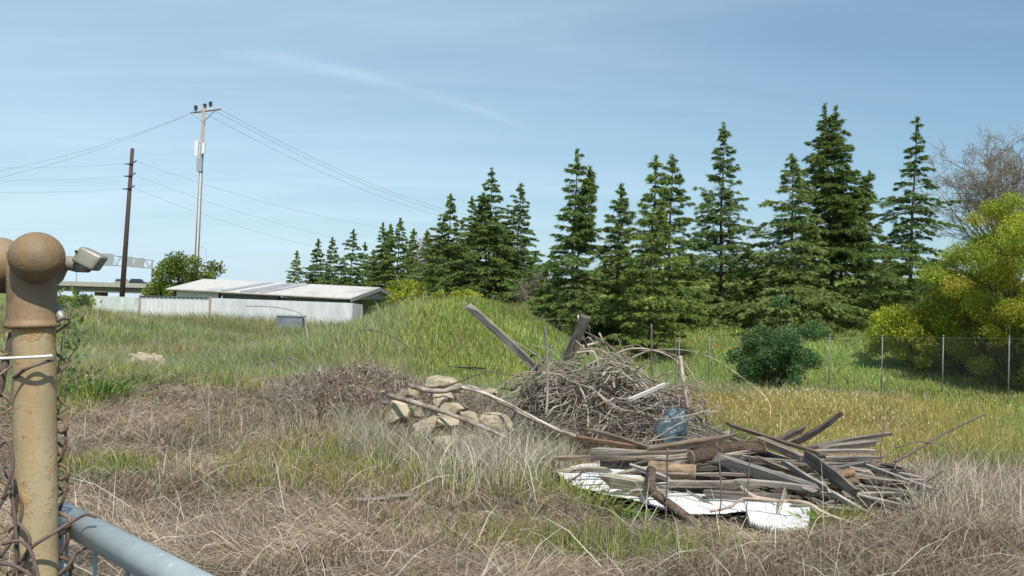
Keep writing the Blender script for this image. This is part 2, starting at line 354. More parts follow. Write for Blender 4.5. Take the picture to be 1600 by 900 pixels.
# ------------------------------------------------------------------ vegetation zones on the ground
def npatch(p, r, X, Y): return np.exp(-(((X - p[0]) / r[0]) ** 2 + ((Y - p[1]) / r[1]) ** 2))
def zones(X, Y):
    """weights: dry thatch, golden, weeds (olive), green, lawn"""
    r = Rr(X, np.maximum(Y, 1)); nz = (fbm(X * .5, Y * .5, 31, 4) - .5)
    lim = np.interp(r, [-400, 120, 300, 600, 700, 1050, 1120, 1250, 1700], [13, 15.5, 18.5, 16, 15, 14, 12.3, 11, 10.5])
    dry = 1 - sm(Y + nz * 5, lim - .8, lim + .8)
    golden = sm(r, 1000, 1120) * (1 - dry) * (1 - sm(Y + nz * 6, 20, 26)) * (1 - .8 * sm(r, 1280, 1500)) * (.25 + .85 * sm(fbm(X * .45, Y * .25, 88, 3), .40, .60))
    mound = sm(r, 590, 690) * (1 - sm(r, 930, 1010)) * sm(Y, 17, 20) * (1 - sm(Y, 44, 50)) * (1 - dry)
    lawn = sm(r, 940, 1010) * np.maximum(sm(Y, 22, 27), sm(r, 1300, 1480) * sm(Y, 11, 13)) * (1 - golden)
    lawn = np.maximum(lawn, sm(Y, 50, 62) * .8) * (1 - dry)
    weeds = np.clip(1 - dry - golden - mound - lawn, 0, 1)
    g = 0
    for p, rx, ry, k in GP: g = g + k * npatch(p, (rx, ry), X, Y)
    g = np.clip(g * (.6 + 1.6 * (fbm(X * 2.2, Y * 2.2, 77, 3) )), 0, 1) * dry
    dry = dry - g
    return dry, golden, weeds, mound, lawn, g
GP = [(G(165, 735), .38, .32, 1.1), (G(490, 715), .9, 1.0, .2), (G(700, 735), 1.1, 1.1, 1.2), (G(560, 660), 1.0, 1.3, .18), (G(420, 760), .6, .5, .3), (G(820, 760), .7, .6, .8), (G(340, 610), 1.0, .6, .55),
      (G(930, 872), .8, .3, .9), (G(1290, 812), .35, .25, .9), (G(870, 755), .5, .3, .9), (G(1000, 800), .5, .2, .5), (G(520, 760), .8, .5, .2), (G(110, 640), .4, 1.2, .9), (G(770, 700), .8, .6, .8)]
SOIL = np.array([[.085, .065, .048], [.25, .19, .07], [.14, .16, .05], [.10, .15, .035], [.20, .26, .07], [.09, .10, .035]])  # first row darkened: shade in the thatch gaps put into the soil colour
# ground sheet (fan shaped grid)
nu, nv = 340, 420
uu = np.sign(np.linspace(-1, 1, nu)) * np.abs(np.linspace(-1, 1, nu)) ** 1.15
yy = np.concatenate([np.linspace(-12, 3.5, 20)[:-1], np.geomspace(3.5, 6500, nv - 19)])
Yg, Ug = np.meshgrid(yy, uu, indexing='ij')
Xg = Ug * (14 + .9 * np.maximum(Yg, 0))
Zg = ground(Xg, Yg)
Zg = np.where(Yg > 400, 0, Zg)
Vg = np.stack([Xg, Yg, Zg], -1).reshape(-1, 3)
idx = np.arange(nu * nv).reshape(nv, nu)
Qg = np.stack([idx[:-1, :-1], idx[:-1, 1:], idx[1:, 1:], idx[1:, :-1]], -1).reshape(-1, 4)
zw = np.stack(zones(Vg[:, 0], Vg[:, 1]), -1); Cg = zw @ SOIL / np.maximum(zw.sum(1, keepdims=True), .01)
g_ = fastmesh('ground', Vg, Qg, np.zeros((0, 3)), Cg, M['soil'], smooth=True); tag(g_, kind='structure')

# footprints where the grass stays thin
def inpoly(X, Y, poly):
    r = np.zeros(len(X), bool); j = len(poly) - 1
    for i in range(len(poly)):
        xi, yi = poly[i]; xj, yj = poly[j]
        r ^= ((yi > Y) != (yj > Y)) & (X < (xj - xi) * (Y - yi) / (yj - yi + 1e-12) + xi); j = i
    return r
SHEETPX = [(872, 742), (905, 736), (960, 735), (1040, 745), (1180, 760), (1268, 800), (1268, 842), (1215, 850), (1150, 838), (1060, 830), (985, 822), (900, 812), (872, 790), (850, 775), (848, 750)]
SHEETW = [tuple(G(a, b)[:2]) for a, b in SHEETPX]
PILEW = [tuple(P(a, b, y)[:2]) for a, b, y in ((895, 0, 9.3), (1190, 0, 8.5), (1250, 0, 8.35), (1430, 0, 8.5), (1430, 0, 10.0), (1150, 0, 10.4), (920, 0, 10.2))]
BRC = P(948, 640, 12.2); 
def thin(X, Y):
    k = np.ones(len(X))
    k[inpoly(X, Y, SHEETW)] = 0.02
    k[inpoly(X, Y, PILEW)] = np.minimum(k[inpoly(X, Y, PILEW)], 0.04)
    k[((X - BRC[0]) / 1.1) ** 2 + ((Y - BRC[1]) / .9) ** 2 < 1] = .25
    return k

# ------------------------------------------------------------------ ground cover (grass, thatch, weeds)
def scatter(n, y0, y1, pw=0.0, m=260):
    """positions over the fan seen by the camera, with a margin each side"""
    uq = rng.random(n)
    if pw == 0: Y = y0 + (y1 - y0) * uq
    else: a = 1 - pw; Y = (y0 ** a + (y1 ** a - y0 ** a) * uq) ** (1 / a)
    X = (rng.uniform(-m, 1600 + m, n) - 800) / F * Y
    k = rng.random(n) < thin(X, Y)
    return X[k], Y[k]
def pal(cols, n):
    c = np.array(cols)[rng.integers(0, len(cols), n)]
    return c * rng.uniform(.55, 1.38, (n, 1)) * rng.uniform(.95, 1.05, (n, 3))
DRYC = [(.43, .375, .295), (.55, .485, .385), (.32, .27, .20), (.21, .17, .125), (.40, .345, .27), (.38, .30, .20), (.40, .355, .29)]
GOLDC = [(.50, .40, .13), (.44, .37, .11), (.36, .34, .09), (.52, .43, .19), (.46, .27, .08)]
WEEDC = [(.25, .31, .08), (.31, .35, .11), (.18, .25, .055), (.36, .34, .17), (.22, .31, .065)]
MOUNDC = [(.20, .31, .05), (.27, .36, .07), (.16, .25, .045), (.33, .36, .11), (.24, .33, .05), (.36, .31, .20)]
LAWNC = [(.26, .34, .085), (.33, .39, .11), (.22, .30, .07), (.38, .39, .15)]
GRNC = [(.18, .26, .05), (.27, .31, .07), (.30, .31, .08), (.14, .22, .045), (.36, .31, .12)]
def hdir(ang): return np.stack([np.cos(ang), np.sin(ang), np.zeros_like(ang)], -1)
# flattened dry thatch
X, Y = scatter(620000, 4.3, 19.5)
z = zones(X, Y); keep = rng.random(len(X)) < (z[0] * 1.0 + z[5] * .35 + .08 * z[1] + .05 * z[2]); X, Y = X[keep], Y[keep]; n = len(X)
flow = fbm(X * .55, Y * .55, 51, 3) * 7.5 + 1.1
ang = flow + rng.normal(0, .55, n); ln = rng.uniform(.10, .42, n)
d = hdir(ang); zb = ground(X, Y)
lift = rng.random(n) ** 2.2 * .13 * (.4 + 1.2 * fbm(X * 1.3, Y * 1.3, 63, 3))
p0 = np.stack([X, Y, zb + lift * .4 - .01], -1)
p1 = p0 + d * (ln * .5)[:, None] + np.array([0, 0, 1]) * (rng.uniform(.0, .10, n) * ln / .3 * .7 + lift * .5)[:, None]
p2 = p0 + d * ln[:, None] + np.array([0, 0, 1]) * (rng.normal(.01, .03, n) + lift * .3)[:, None]
p2[:, 2] = np.maximum(p2[:, 2], ground(p2[:, 0], p2[:, 1]) + .002)
w = rng.uniform(.0022, .0050, n) * (Y / 8) ** .45; tw_ = np.array([.96, .90, .84])
o = fastmesh('dry_grass', *blades(p0, p1, p2, w, pal(DRYC, n) * tw_ * (.38 + 1.15 * fbm(X * 1.1, Y * 1.1, 21, 5))[:, None]), M['straw']); tag(o, 'grey flattened dry grass matting the near ground', 'dry grass', kind='stuff')
# dry upright tufts and stems
X, Y = scatter(120000, 4.5, 21)
z = zones(X, Y); cl = fbm(X * 1.1, Y * 1.1, 91, 4)
r_ = Rr(X, Y); band = np.exp(-((r_ - 760) / 160) ** 2) * sm(Y, 8.3, 9.5) * (1 - sm(Y, 12, 14)) + .8 * np.exp(-((r_ - 560) / 150) ** 2) * sm(Y, 11, 12) * (1 - sm(Y, 15, 17)) + .8 * sm(r_, 1380, 1460) * sm(Y, 7.5, 8.5) * (1 - sm(Y, 10.8, 11.8))
keep = rng.random(len(X)) < np.clip(z[0] + z[5] + .12, 0, 1) * (.03 + .20 * sm(cl, .5, .7) + .9 * band); X, Y = X[keep], Y[keep]; band = band[keep]; n = len(X)
h = rng.uniform(.10, .42, n) * (.65 + .5 * np.clip(band, 0, 1)); ang = rng.uniform(0, 2 * math.pi, n); lean = rng.uniform(.1, .8, n) * h
p0 = np.stack([X, Y, ground(X, Y) - .01], -1); d = hdir(ang) * lean[:, None]; zu = np.array([0, 0, 1])
w = rng.uniform(.003, .006, n) * (Y / 8) ** .45
o = fastmesh('dead_stems', *blades(p0, p0 + d * .35 + zu * (h * .6)[:, None], p0 + d + zu * h[:, None], w, pal(DRYC, n) * 1.18), M['straw']); tag(o, 'pale dead grass stems standing up out of the matted grass', 'dry grass', kind='stuff')
# long straws lying about
n = 1700; X, Y = scatter(n, 5, 14); n = len(X); ang = rng.uniform(0, 2 * math.pi, n); ln = rng.uniform(.3, .9, n); el = np.abs(rng.normal(.2, .45, n))
p0 = np.stack([X, Y, ground(X, Y) + .02], -1); d = hdir(ang) * np.cos(el)[:, None] + zu * np.sin(el)[:, None]
w = rng.uniform(.0035, .0065, n)
o = fastmesh('straw_stalks', *blades(p0, p0 + d * (ln * .55)[:, None] + zu * .03, p0 + d * ln[:, None] - zu * (ln * .08)[:, None], w, pal([(.58, .52, .42), (.50, .44, .34), (.45, .41, .34)], n)), M['straw']); tag(o, 'long pale straw stalks strewn across the dry grass', 'dry grass', kind='stuff')
# tall pale stalks left of the lumber and sparse ones elsewhere
n = 1100; Yb = rng.uniform(8.6, 11.2, n); Xb = (rng.normal(775, 50, n) - 800) / F * Yb
n2 = 420; Yc = rng.uniform(5.2, 13, n2); Xc = (rng.uniform(80, 1700, n2) - 800) / F * Yc
n3 = 500; Yd = rng.uniform(8.2, 10.5, n3); Xd = (rng.normal(1460, 60, n3) - 800) / F * Yd
X = np.concatenate([Xb, Xc, Xd]); Y = np.concatenate([Yb, Yc, Yd]); k = rng.random(len(X)) < thin(X, Y) ** .5; X, Y = X[k], Y[k]; n = len(X)
h = rng.uniform(.22, .62, n) * np.where(Rr(X, Y) > 1300, .7, 1) * np.where(Y < 8, .75, 1); le = h * rng.normal(.45, .35, n); ang = rng.normal(.2, 1.0, n) + np.where(rng.random(n) < .4, math.pi, 0)
p0 = np.stack([X, Y, ground(X, Y)], -1); d = hdir(ang) * le[:, None]
o = fastmesh('tall_stalks', *blades(p0, p0 + d * .4 + zu * (h * .62)[:, None], p0 + d * 1.1 + zu * h[:, None], rng.uniform(.0035, .0062, n), pal([(.50, .44, .34), (.42, .37, .28), (.58, .52, .42)], n)), M['straw']); tag(o, 'tall pale stalks leaning out of the grass left of the lumber', 'dry grass', kind='stuff')
# green blades
def growth(name, n, y0, y1, pw, sel, cols, hr, lean, wr, label, wp=.75, mat='grass', tall=None):
    X, Y = scatter(n, y0, y1, pw, 200); z = zones(X, Y); k = rng.random(len(X)) < np.clip(sum(z[i] * f for i, f in sel), 0, 1)
    X, Y = X[k], Y[k]; n = len(X)
    cl = fbm(X * .35, Y * .35, 41, 4)
    h = rng.uniform(hr[0], hr[1], n) * (.6 + .8 * cl)
    if tall is not None: h = h * tall(X, Y)
    ang = rng.uniform(0, 2 * math.pi, n); le = rng.uniform(.05, lean, n) * h
    p0 = np.stack([X, Y, ground(X, Y) - .01], -1); d = hdir(ang) * le[:, None]
    w = rng.uniform(*wr, n) * (Y / 12) ** wp
    C = pal(cols, n) * (.45 + 1.1 * fbm(X * .35, Y * .35, 13, 5))[:, None]
    C = C * (1 + (fbm(X * .5, Y * .22, 99, 4) - .5)[:, None] * np.array([.55, -.1, .0]))
    o = fastmesh(name, *blades(p0, p0 + d * .35 + zu * (h * .6)[:, None], p0 + d + zu * h[:, None], w, C), M[mat]); tag(o, label, 'grass', kind='stuff'); return o
growth('green_grass', 130000, 4.5, 17, 0, [(5, 1.3)], GRNC, (.08, .28), .6, (.006, .012), 'green tufts growing up through the dead grass')
growth('field_weeds', 520000, 11, 62, .35, [(2, 1.0)], WEEDC + [(.30, .27, .19)], (.13, .40), .8, (.0045, .009), 'tall olive green weeds filling the field before the white wall', tall=lambda X, Y: 1 + 1.7 * sm(Y, 42, 52))
growth('seed_heads', 70000, 13, 62, .5, [(2, .8), (3, .08)], [(.38, .34, .25), (.44, .40, .28), (.32, .28, .21), (.36, .32, .26)], (.28, .55), .7, (.0035, .0065), 'thin purplish grey seed stems above the field weeds', tall=lambda X, Y: 1 + .8 * sm(Y, 38, 52))
growth('mound_grass', 420000, 16, 46, .2, [(3, 1.0)], MOUNDC, (.06, .20), .8, (.0055, .010), 'lush bright green grass covering the mound')
growth('golden_grass', 480000, 9.5, 28, .3, [(1, 1.0)], GOLDC + [(.30, .34, .07), (.33, .36, .09)], (.12, .34), .6, (.0032, .006), 'golden ripening grass between the lumber pile and the wire fence')
growth('meadow_grass', 240000, 20, 62, .3, [(4, 1.0)], LAWNC, (.06, .20), .6, (.008, .016), 'short green grass on the slope below the cedars')
# golden seed tips: small drooping heads
X, Y = scatter(90000, 9.5, 27); z = zones(X, Y); k = rng.random(len(X)) < z[1] * .9; X, Y = X[k], Y[k]; n = len(X); h = rng.uniform(.18, .38, n); ang = rng.uniform(0, 6.28, n)
p0 = np.stack([X, Y, ground(X, Y) + h - .06], -1); d = hdir(ang) * .04
o = fastmesh('oat_heads', *blades(p0, p0 + d * .3 + zu * .02, p0 + d * .8 + zu * .035, rng.uniform(.005, .009, n) * (Y / 12) ** .6, pal([(.62, .54, .33), (.56, .47, .26), (.5, .4, .2)], n)), M['straw']); tag(o, 'pale oat heads on the golden grass', 'grass', kind='stuff')
# orange poppies on the slope
pp = []
for a, b, s, k in ((1040, 552, 1.1, 60), (1110, 548, 1.0, 50), (1160, 560, .8, 25)):
    c = G(a, b); q = c + rng.normal(size=(k, 3)) * np.array([s, s, 0]); q[:, 2] = ground(q[:, 0], q[:, 1]) + .25; pp.append(q)
q = np.concatenate(pp); n = len(q); r3 = rng.normal(size=(n, 3)); 
o = fastmesh('poppy_flowers', *blades(q, q + unit(r3) * .03, q + unit(r3) * .06, np.full(n, .06), pal([(.75, .22, .02), (.8, .3, .03)], n)), M['leaf']); tag(o, 'small orange poppies dotted in the grass by the wire fence', 'flowers', kind='stuff')

# ------------------------------------------------------------------ cedars
CEDC = np.array([(.105, .175, .045), (.145, .215, .055), (.19, .255, .062), (.07, .125, .040), (.23, .285, .072)])
def cedar(px, pyt, Y, hwpx, label, tint=(1, 1, 1), dens=1.0, seed=0, twin=None, pxb=None, kw_up=0.0):
    rg = np.random.default_rng(seed + int(px * 13))
    top = P(px, pyt, Y); bx = P(pxb if pxb else px - 6, 480, Y)[0]; bz = float(ground(bx, Y)); H = top[2] - bz; RR = hwpx / F * Y * (1.46 if Y < 55 else 2.15 if Y < 70 else 2.5)
    root = empty('cedar_tree', (bx, Y, bz), label, 'tree', 'cedar trees along the embankment')
    leaders = [(top[0] - bx, H, 0.0, 1.0)]
    if twin: leaders += [(P(a, b, Y)[0] - bx, P(a, b, Y)[2] - bz, t0, rs) for a, b, t0, rs in twin]
    tb = MB(); PA = []; DA = []; far = (Y / 42.0)
    for li, (lx, LH, t0, rs) in enumerate(leaders):
        def axis(t): return np.stack([lx * np.clip(t, 0, 1) ** 1.3 + .04 * np.sin(t * 9), .05 * np.sin(t * 7 + 1), LH * t], -1)
        ts = np.linspace(t0 * .8, .985, 12); tb.tube(axis(ts), np.maximum(LH * .011 * (1 - ts) + .008, .010), 7)
        up_ = rg.uniform(-.08, .12) + kw_up; tsp = rg.uniform(.36, .50); sp_ = rg.uniform(1.08, 1.38); tiers = int(LH / tsp) + 6; asym = rg.random() * 6.28
        for k in range(tiers):
            t = t0 + (1 - t0) * ((k + .25 * rg.random()) / tiers) ** .86
            if t > .975: continue
            L0 = RR * rs * ((1 - t) ** sp_ * .93 + .07 * (1 - t) ** .4) * (1 + .10 * (.08 < t < .28)) * rg.uniform(.82, 1.12)
            if t > .9: L0 *= .7
            nb = max(4, int(9.5 - 4 * t)); a0 = rg.random() * 6.28
            for j in range(nb):
                if rg.random() < .10 + .10 * (t > .3): continue
                az = a0 + j * 6.283 / nb + rg.normal(0, .28)
                Lb = L0 * rg.uniform(.60, 1.08) * (1 + .12 * math.cos(az - asym)) * (1.48 if rg.random() < .17 else 1) + .08
                tt = min(t + rg.normal(0, .010), .985); b0 = axis(np.array([tt]))[0]
                rise = rg.uniform(.06, .36) + up_ + .40 * t; droop = rg.uniform(.26, .52)
                hd = np.array([math.cos(az), math.sin(az), 0]); sd_ = np.array([-hd[1], hd[0], 0]); bend = rg.normal(0, .12)
                fn = lambda s: b0 + np.outer(s * Lb, hd) + np.outer(s * s * bend * Lb, sd_) + np.outer(Lb * (rise * s - droop * s ** 2.2), [0, 0, 1])
                if Lb > .35 and j % 2 == 0: tb.tube(fn(np.array([0, .4, .8])), [.016 * (.3 + Lb / 3), .010, .004], 4, cap=False)
                m_ = max(5, int(Lb * 54 * dens / max(1, far) ** .45)); s = rg.random(m_) ** .7
                # side branchlets in distinct fingers, so the bough edge is ragged
                nf = max(3, int(Lb * 5)); fs = np.sort(rg.random(nf)); fi = rg.integers(0, nf, m_); s = np.where(rg.random(m_) < .72, np.clip(fs[fi] + rg.normal(0, .012, m_), 0, 1), s)
                side = np.where(fi % 2 == 0, 1.0, -1.0); u = rg.random(m_) ** .8
                sl = (.42 * Lb * (1 - s * .78) + .025) * u * side
                pos = fn(s) + np.outer(sl, sd_) + np.outer(np.abs(sl) * .55, hd); pos[:, 2] -= np.abs(sl) * .22 + rg.random(m_) ** 2 * .05
                dr = hd * .8 + sd_ * (side * rg.uniform(.3, .8, m_))[:, None] + np.array([0, 0, -1]) * rg.uniform(-.05, .45, m_)[:, None]
                PA.append(pos); DA.append(dr)
                e = np.ones(3) * .97; PA.append(fn(e)); DA.append(np.tile(hd + [0, 0, -.3], (3, 1)))
        s = rg.random(40); ps = axis(.90 + .105 * s); an = rg.random(40) * 6.28
        PA.append(ps); DA.append(np.stack([np.cos(an) * .5, np.sin(an) * .5, rg.uniform(.2, 1.2, 40)], -1))
    Pp = np.concatenate(PA); D = unit(np.concatenate(DA) + rg.normal(size=(len(Pp), 3)) * .10); n = len(Pp)
    bt = rg.uniform(.8, 1.2, n)
    K = 8; Pp = np.repeat(Pp, K, 0) + rg.normal(size=(n * K, 3)) * [.035, .035, .018]; D = unit(np.repeat(D, K, 0) + rg.normal(size=(n * K, 3)) * .26); bt = np.repeat(bt, K); n = len(Pp)
    ln = rg.uniform(.07, .19, n) * (.75 + .25 * min(1.2, RR)); keep = (Pp[:, 2] > .02); Pp, D, ln, bt = Pp[keep], D[keep], ln[keep], bt[keep]; n = len(Pp)
    p2 = Pp + D * ln[:, None]; p2[:, 2] -= ln * .16; p1 = Pp + D * (ln * .55)[:, None]; p1[:, 2] += .008
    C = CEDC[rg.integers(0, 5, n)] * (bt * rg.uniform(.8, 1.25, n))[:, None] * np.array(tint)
    wd = rg.normal(size=(n, 3)); wd[:, 2] *= .35
    V, q, t, C = blades(Pp, p1, p2, rg.uniform(.018, .032, n) * max(far, .8) ** .7, C, wdir=wd)
    tb.build('trunk', M['bark'], root, True)
    fastmesh('crown', V, q, t, C, M['needle'], root)
    return root
CT = [
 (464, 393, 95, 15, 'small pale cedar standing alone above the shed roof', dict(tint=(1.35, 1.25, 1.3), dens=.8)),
 (497, 375, 90, 21, 'first small dark cedar right of the lone pale one', {}),
 (519, 372, 88, 15, 'slim small cedar with a narrow tip, second after the lone pale one', dict(dens=.9)),
 (552, 360, 86, 23, 'cedar with hooked tip behind the gable end of the shed', {}),
 (570, 380, 91, 12, 'small thin cedar squeezed beside the hook-tipped one', dict(dens=.8)),
 (598, 350, 76, 21, 'broad cedar behind the yellow bush with blunt forked top', dict(twin=[(610, 352, .45, .7)])),
 (625, 343, 74, 25, 'bushy cedar just right of the blunt forked one', {}),
 (646, 358, 84, 15, 'thin cedar in the dip before the brown bare tree', dict(tint=(1.2, 1.1, 1.1))),
 (667, 361, 82, 15, 'sparse thin cedar in front of the brown bare tree', dict(tint=(1.2, 1.1, 1.1))),
 (704, 305, 62, 36, 'cedar with spire tip touching the three power lines', {}),
 (737, 308, 66, 28, 'slender cedar between the power line cedar and its tall neighbour', {}),
 (768, 265, 60, 42, 'tallest cedar behind the grassy mound with a second lower spire', dict(twin=[(755, 303, .5, .6)])),
 (813, 287, 62, 38, 'slim spiky cedar standing right of the mound peak', dict(dens=.9)),
 (901, 235, 38.5, 62, 'broad dark cedar with two uneven spires above the leaning board', dict(twin=[(922, 262, .55, .6)], pxb=893)),
 (970, 290, 39, 52, 'shorter cedar between the two-spired dark one and the front cedar', {}),
 (1024, 248, 35.2, 62, 'light green front cedar whose boughs sweep down behind the brush pile', dict(tint=(1.25, 1.18, 1.0), pxb=1015)),
 (1050, 245, 41, 64, 'full cedar directly behind the light green front one', {}),
 (1131, 195, 44, 62, 'tall open cedar with upturned bough tips standing by itself', dict(kw_up=.16, dens=.75, pxb=1124)),
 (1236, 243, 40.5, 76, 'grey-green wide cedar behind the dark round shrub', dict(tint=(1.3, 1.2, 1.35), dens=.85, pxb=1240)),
 (1288, 165, 43, 92, 'tallest cedar with twin tops close together and a lower side leader', dict(twin=[(1306, 168, .3, .8), (1359, 270, .35, .55)], pxb=1300, tint=(.95, .95, .9))),
 (1433, 185, 45, 66, 'tall narrow dark cedar left of the bare tree', dict(pxb=1420, tint=(.85, .9, .9))),
 (1181, 400, 62, 34, 'small pale cedar seen low between the open cedar and the grey-green one', dict(tint=(1.3, 1.25, 1.2))),
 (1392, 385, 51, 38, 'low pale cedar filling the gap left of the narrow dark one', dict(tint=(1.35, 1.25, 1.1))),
 (583, 392, 93, 16, 'low cedar filling the gap before the blunt forked one', {}),
 (640, 385, 88, 20, 'low cedar between the bushy one and the thin one in the dip', {}),
 (690, 352, 68, 26, 'dark cedar shoulder at the yellow bush side of the power line cedar', {}),
 (722, 345, 70, 28, 'dark cedar in the gap right of the power line cedar', {}),
 (790, 352, 66, 30, 'dark cedar in the gap before the slim spiky one', {}),
 (836, 398, 58, 28, 'small cedar closing the gap beside the broad dark two-spired one', {}),
 (862, 395, 50, 30, 'low cedar half hidden by the two-spired dark one', {}),
]
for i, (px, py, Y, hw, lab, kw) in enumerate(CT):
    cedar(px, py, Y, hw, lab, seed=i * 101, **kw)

# ------------------------------------------------------------------ broadleaf trees and bushes
def branchy(rg, p, d, L0, r0, depth, segs, tips, spread=.55, k=3, upb=.15, ratio=.72):
    n = 4; pts = [p]; dd = d
    for i in range(n):
        dd = unit(dd + rg.normal(size=3) * .16 + np.array([0, 0, upb * .3])); pts.append(pts[-1] + dd * L0 / n)
    segs.append((np.array(pts), np.linspace(r0, r0 * .62, n + 1)))
    if depth == 0: tips.append(np.array(pts)); return
    for j in range(k + (rg.random() < .4)):
        q = pts[rg.integers(2, n + 1)] if j else pts[-1]
        nd = unit(dd + rg.normal(size=3) * spread + np.array([0, 0, upb]))
        branchy(rg, q, nd, L0 * ratio * rg.uniform(.75, 1.15), r0 * .58, depth - 1, segs, tips, spread, k, upb, ratio)
def leaftree(name, loc, H, RX, label, cat, cols, nleaf, lsize, seed, group=None, trunk=.25, clumps=40, flat=.75, open_=.5, mat='leaf', trunk_r=.06, bark='bark', rz=None):
    rg = np.random.default_rng(seed); root = empty(name, loc, label, cat, group)
    rz = rz or H * (1 - trunk) / 2 * 1.02; cz = H - rz
    tb = MB(); cen = []
    for i in range(clumps):
        v = unit(rg.normal(size=3)); rr = rg.uniform(.35, 1.0) ** .5 * (1 + .20 * rg.normal())
        c = np.array([v[0] * RX * rr, v[1] * RX * rr, cz + v[2] * rz * rr]); c[2] = max(c[2], .08 * H)
        cen.append(c)
        a = np.array([0, 0, H * trunk * .6]) + np.array([rg.normal() * .05, rg.normal() * .05, 0]); mid = a * .5 + c * .5 + np.array([0, 0, -.1 * H * rg.random()])
        tb.tube([a, mid, c], [trunk_r * .35, trunk_r * .2, .006], 5, cap=False)
    tb.tube([(0, 0, -.1), (0.02, 0, H * trunk * .7), (0, .02, H * trunk + .1)], [trunk_r, trunk_r * .85, trunk_r * .5], 8)
    cen = np.array(cen); cs = rg.uniform(.6, 1.3, len(cen)) * RX * (.30 if len(cen) < 60 else .22); w_ = cs ** 2 / (cs ** 2).sum()
    ci = rg.choice(len(cen), nleaf, p=w_)
    u = unit(rg.normal(size=(nleaf, 3))) * rg.random((nleaf, 1)) ** open_ * cs[ci][:, None]; u[:, 2] *= flat
    p = cen[ci] + u; p[:, 2] = np.maximum(p[:, 2], .03)
    out = unit(p - np.array([0, 0, cz * .8])); d = unit(rg.normal(size=(nleaf, 3)) * .8 + out * .7); ln = rg.uniform(.6, 1.4, nleaf) * lsize
    tone = rg.uniform(.8, 1.2, len(cen))[ci]
    C = np.array(cols)[(rg.integers(0, len(cols), len(cen))[ci] + (rg.random(nleaf) < .45) * rg.integers(0, len(cols), nleaf)) % len(cols)] * (tone * rg.uniform(.8, 1.2, nleaf))[:, None]
    wd = rg.normal(size=(nleaf, 3)); 
    V, q, t, C = blades(p, p + d * (ln * .5)[:, None], p + d * ln[:, None], ln * .62, C, wdir=wd)
    tb.build('trunk', M[bark], root, True); fastmesh('crown', V, q, t, C, M[mat], root); return root
def at(px, Y, pyb=None):
    x = P(px, 480, Y)[0]; return np.array([x, Y, float(ground(x, Y))])
def topz(px, py, Y): return P(px, py, Y)[2]
YEL = [(.39, .45, .05), (.46, .48, .055), (.31, .40, .05), (.47, .41, .06), (.25, .34, .045), (.37, .44, .05)]
YGR = [(.42, .46, .05), (.34, .42, .05), (.50, .50, .06), (.27, .35, .045)]
DKG = [(.09, .17, .06), (.12, .21, .075), (.07, .13, .05), (.16, .25, .10)]
OLV = [(.16, .22, .045), (.22, .28, .06), (.12, .17, .04), (.2, .25, .06)]
b = at(1592, 31.5); leaftree('maple_tree', b, topz(1575, 322, 31.5) - b[2], 2.35, 'large yellow-green spring maple at the end of the wire fence', 'tree', YEL + [(.42, .34, .06)], 130000, .058, 5, trunk=.03, clumps=150, trunk_r=.10, group='yellow-green trees beyond the fence')
b = at(1508, 33.5); leaftree('maple_tree', b, topz(1500, 455, 33.5) - b[2], 1.35, 'small yellow maple between the round yellow bush and the large maple', 'tree', YEL, 20000, .07, 6, trunk=.06, clumps=40, group='yellow-green trees beyond the fence')
b = at(1430, 34); leaftree('maple_bush', b, topz(1420, 468, 34) - b[2], 1.35, 'rounded lemon yellow bush behind the second fence post from the large maple', 'bush', YGR + [(.36, .36, .05)], 24000, .07, 7, trunk=.05, clumps=44)
b = at(1205, 27.5); leaftree('round_shrub', b, topz(1190, 488, 27.5) - b[2], 1.12, 'dark green rounded shrub standing before the wire fence', 'shrub', DKG, 26000, .055, 8, trunk=.06, clumps=50)
b = at(287, 72); leaftree('roadside_tree', b, topz(300, 404, 72) - b[2], 2.5, 'green spreading tree behind the left end of the shed roof', 'tree', OLV, 12000, .16, 9, trunk=.2, clumps=34, rz=1.7)
for i, (px, py, Y, rx, lab) in enumerate(((618, 440, 72, 2.0, 'yellow-green bush rising behind the shed gable'), (655, 444, 58, 1.7, 'yellow-green bush second from the shed gable'), (697, 447, 49, 1.2, 'golden bush third from the shed gable'), (735, 449, 50, 1.1, 'low golden bush behind the mound crest, farthest from the shed'))):
    b = at(px, Y); leaftree('yellow_bush', b, topz(px, py, Y) - b[2], rx, lab, 'bush', YGR + [(.34, .32, .05)], 7000, .10, 20 + i, group='yellow-green bushes behind the shed', trunk=.1, clumps=24)
for i, (px, py, Y, rx, lab) in enumerate(((105, 441, 55, 1.3, 'dark green bush beside the gate post under the bridge rail'), (60, 446, 52, 1.3, 'green bush mostly behind the gate post'), (598, 487, 44, .5, 'leafy green bush at the corner of the shed'), (622, 484, 40, .5, 'small leafy bush between the shed corner and the mound'))):
    b = at(px, Y); leaftree('green_bush', b, max(topz(px, py, Y) - b[2], .6), rx, lab, 'bush', OLV + DKG[:1], 5000, .09, 30 + i, group='green bushes at the field edge', trunk=.1, clumps=18)
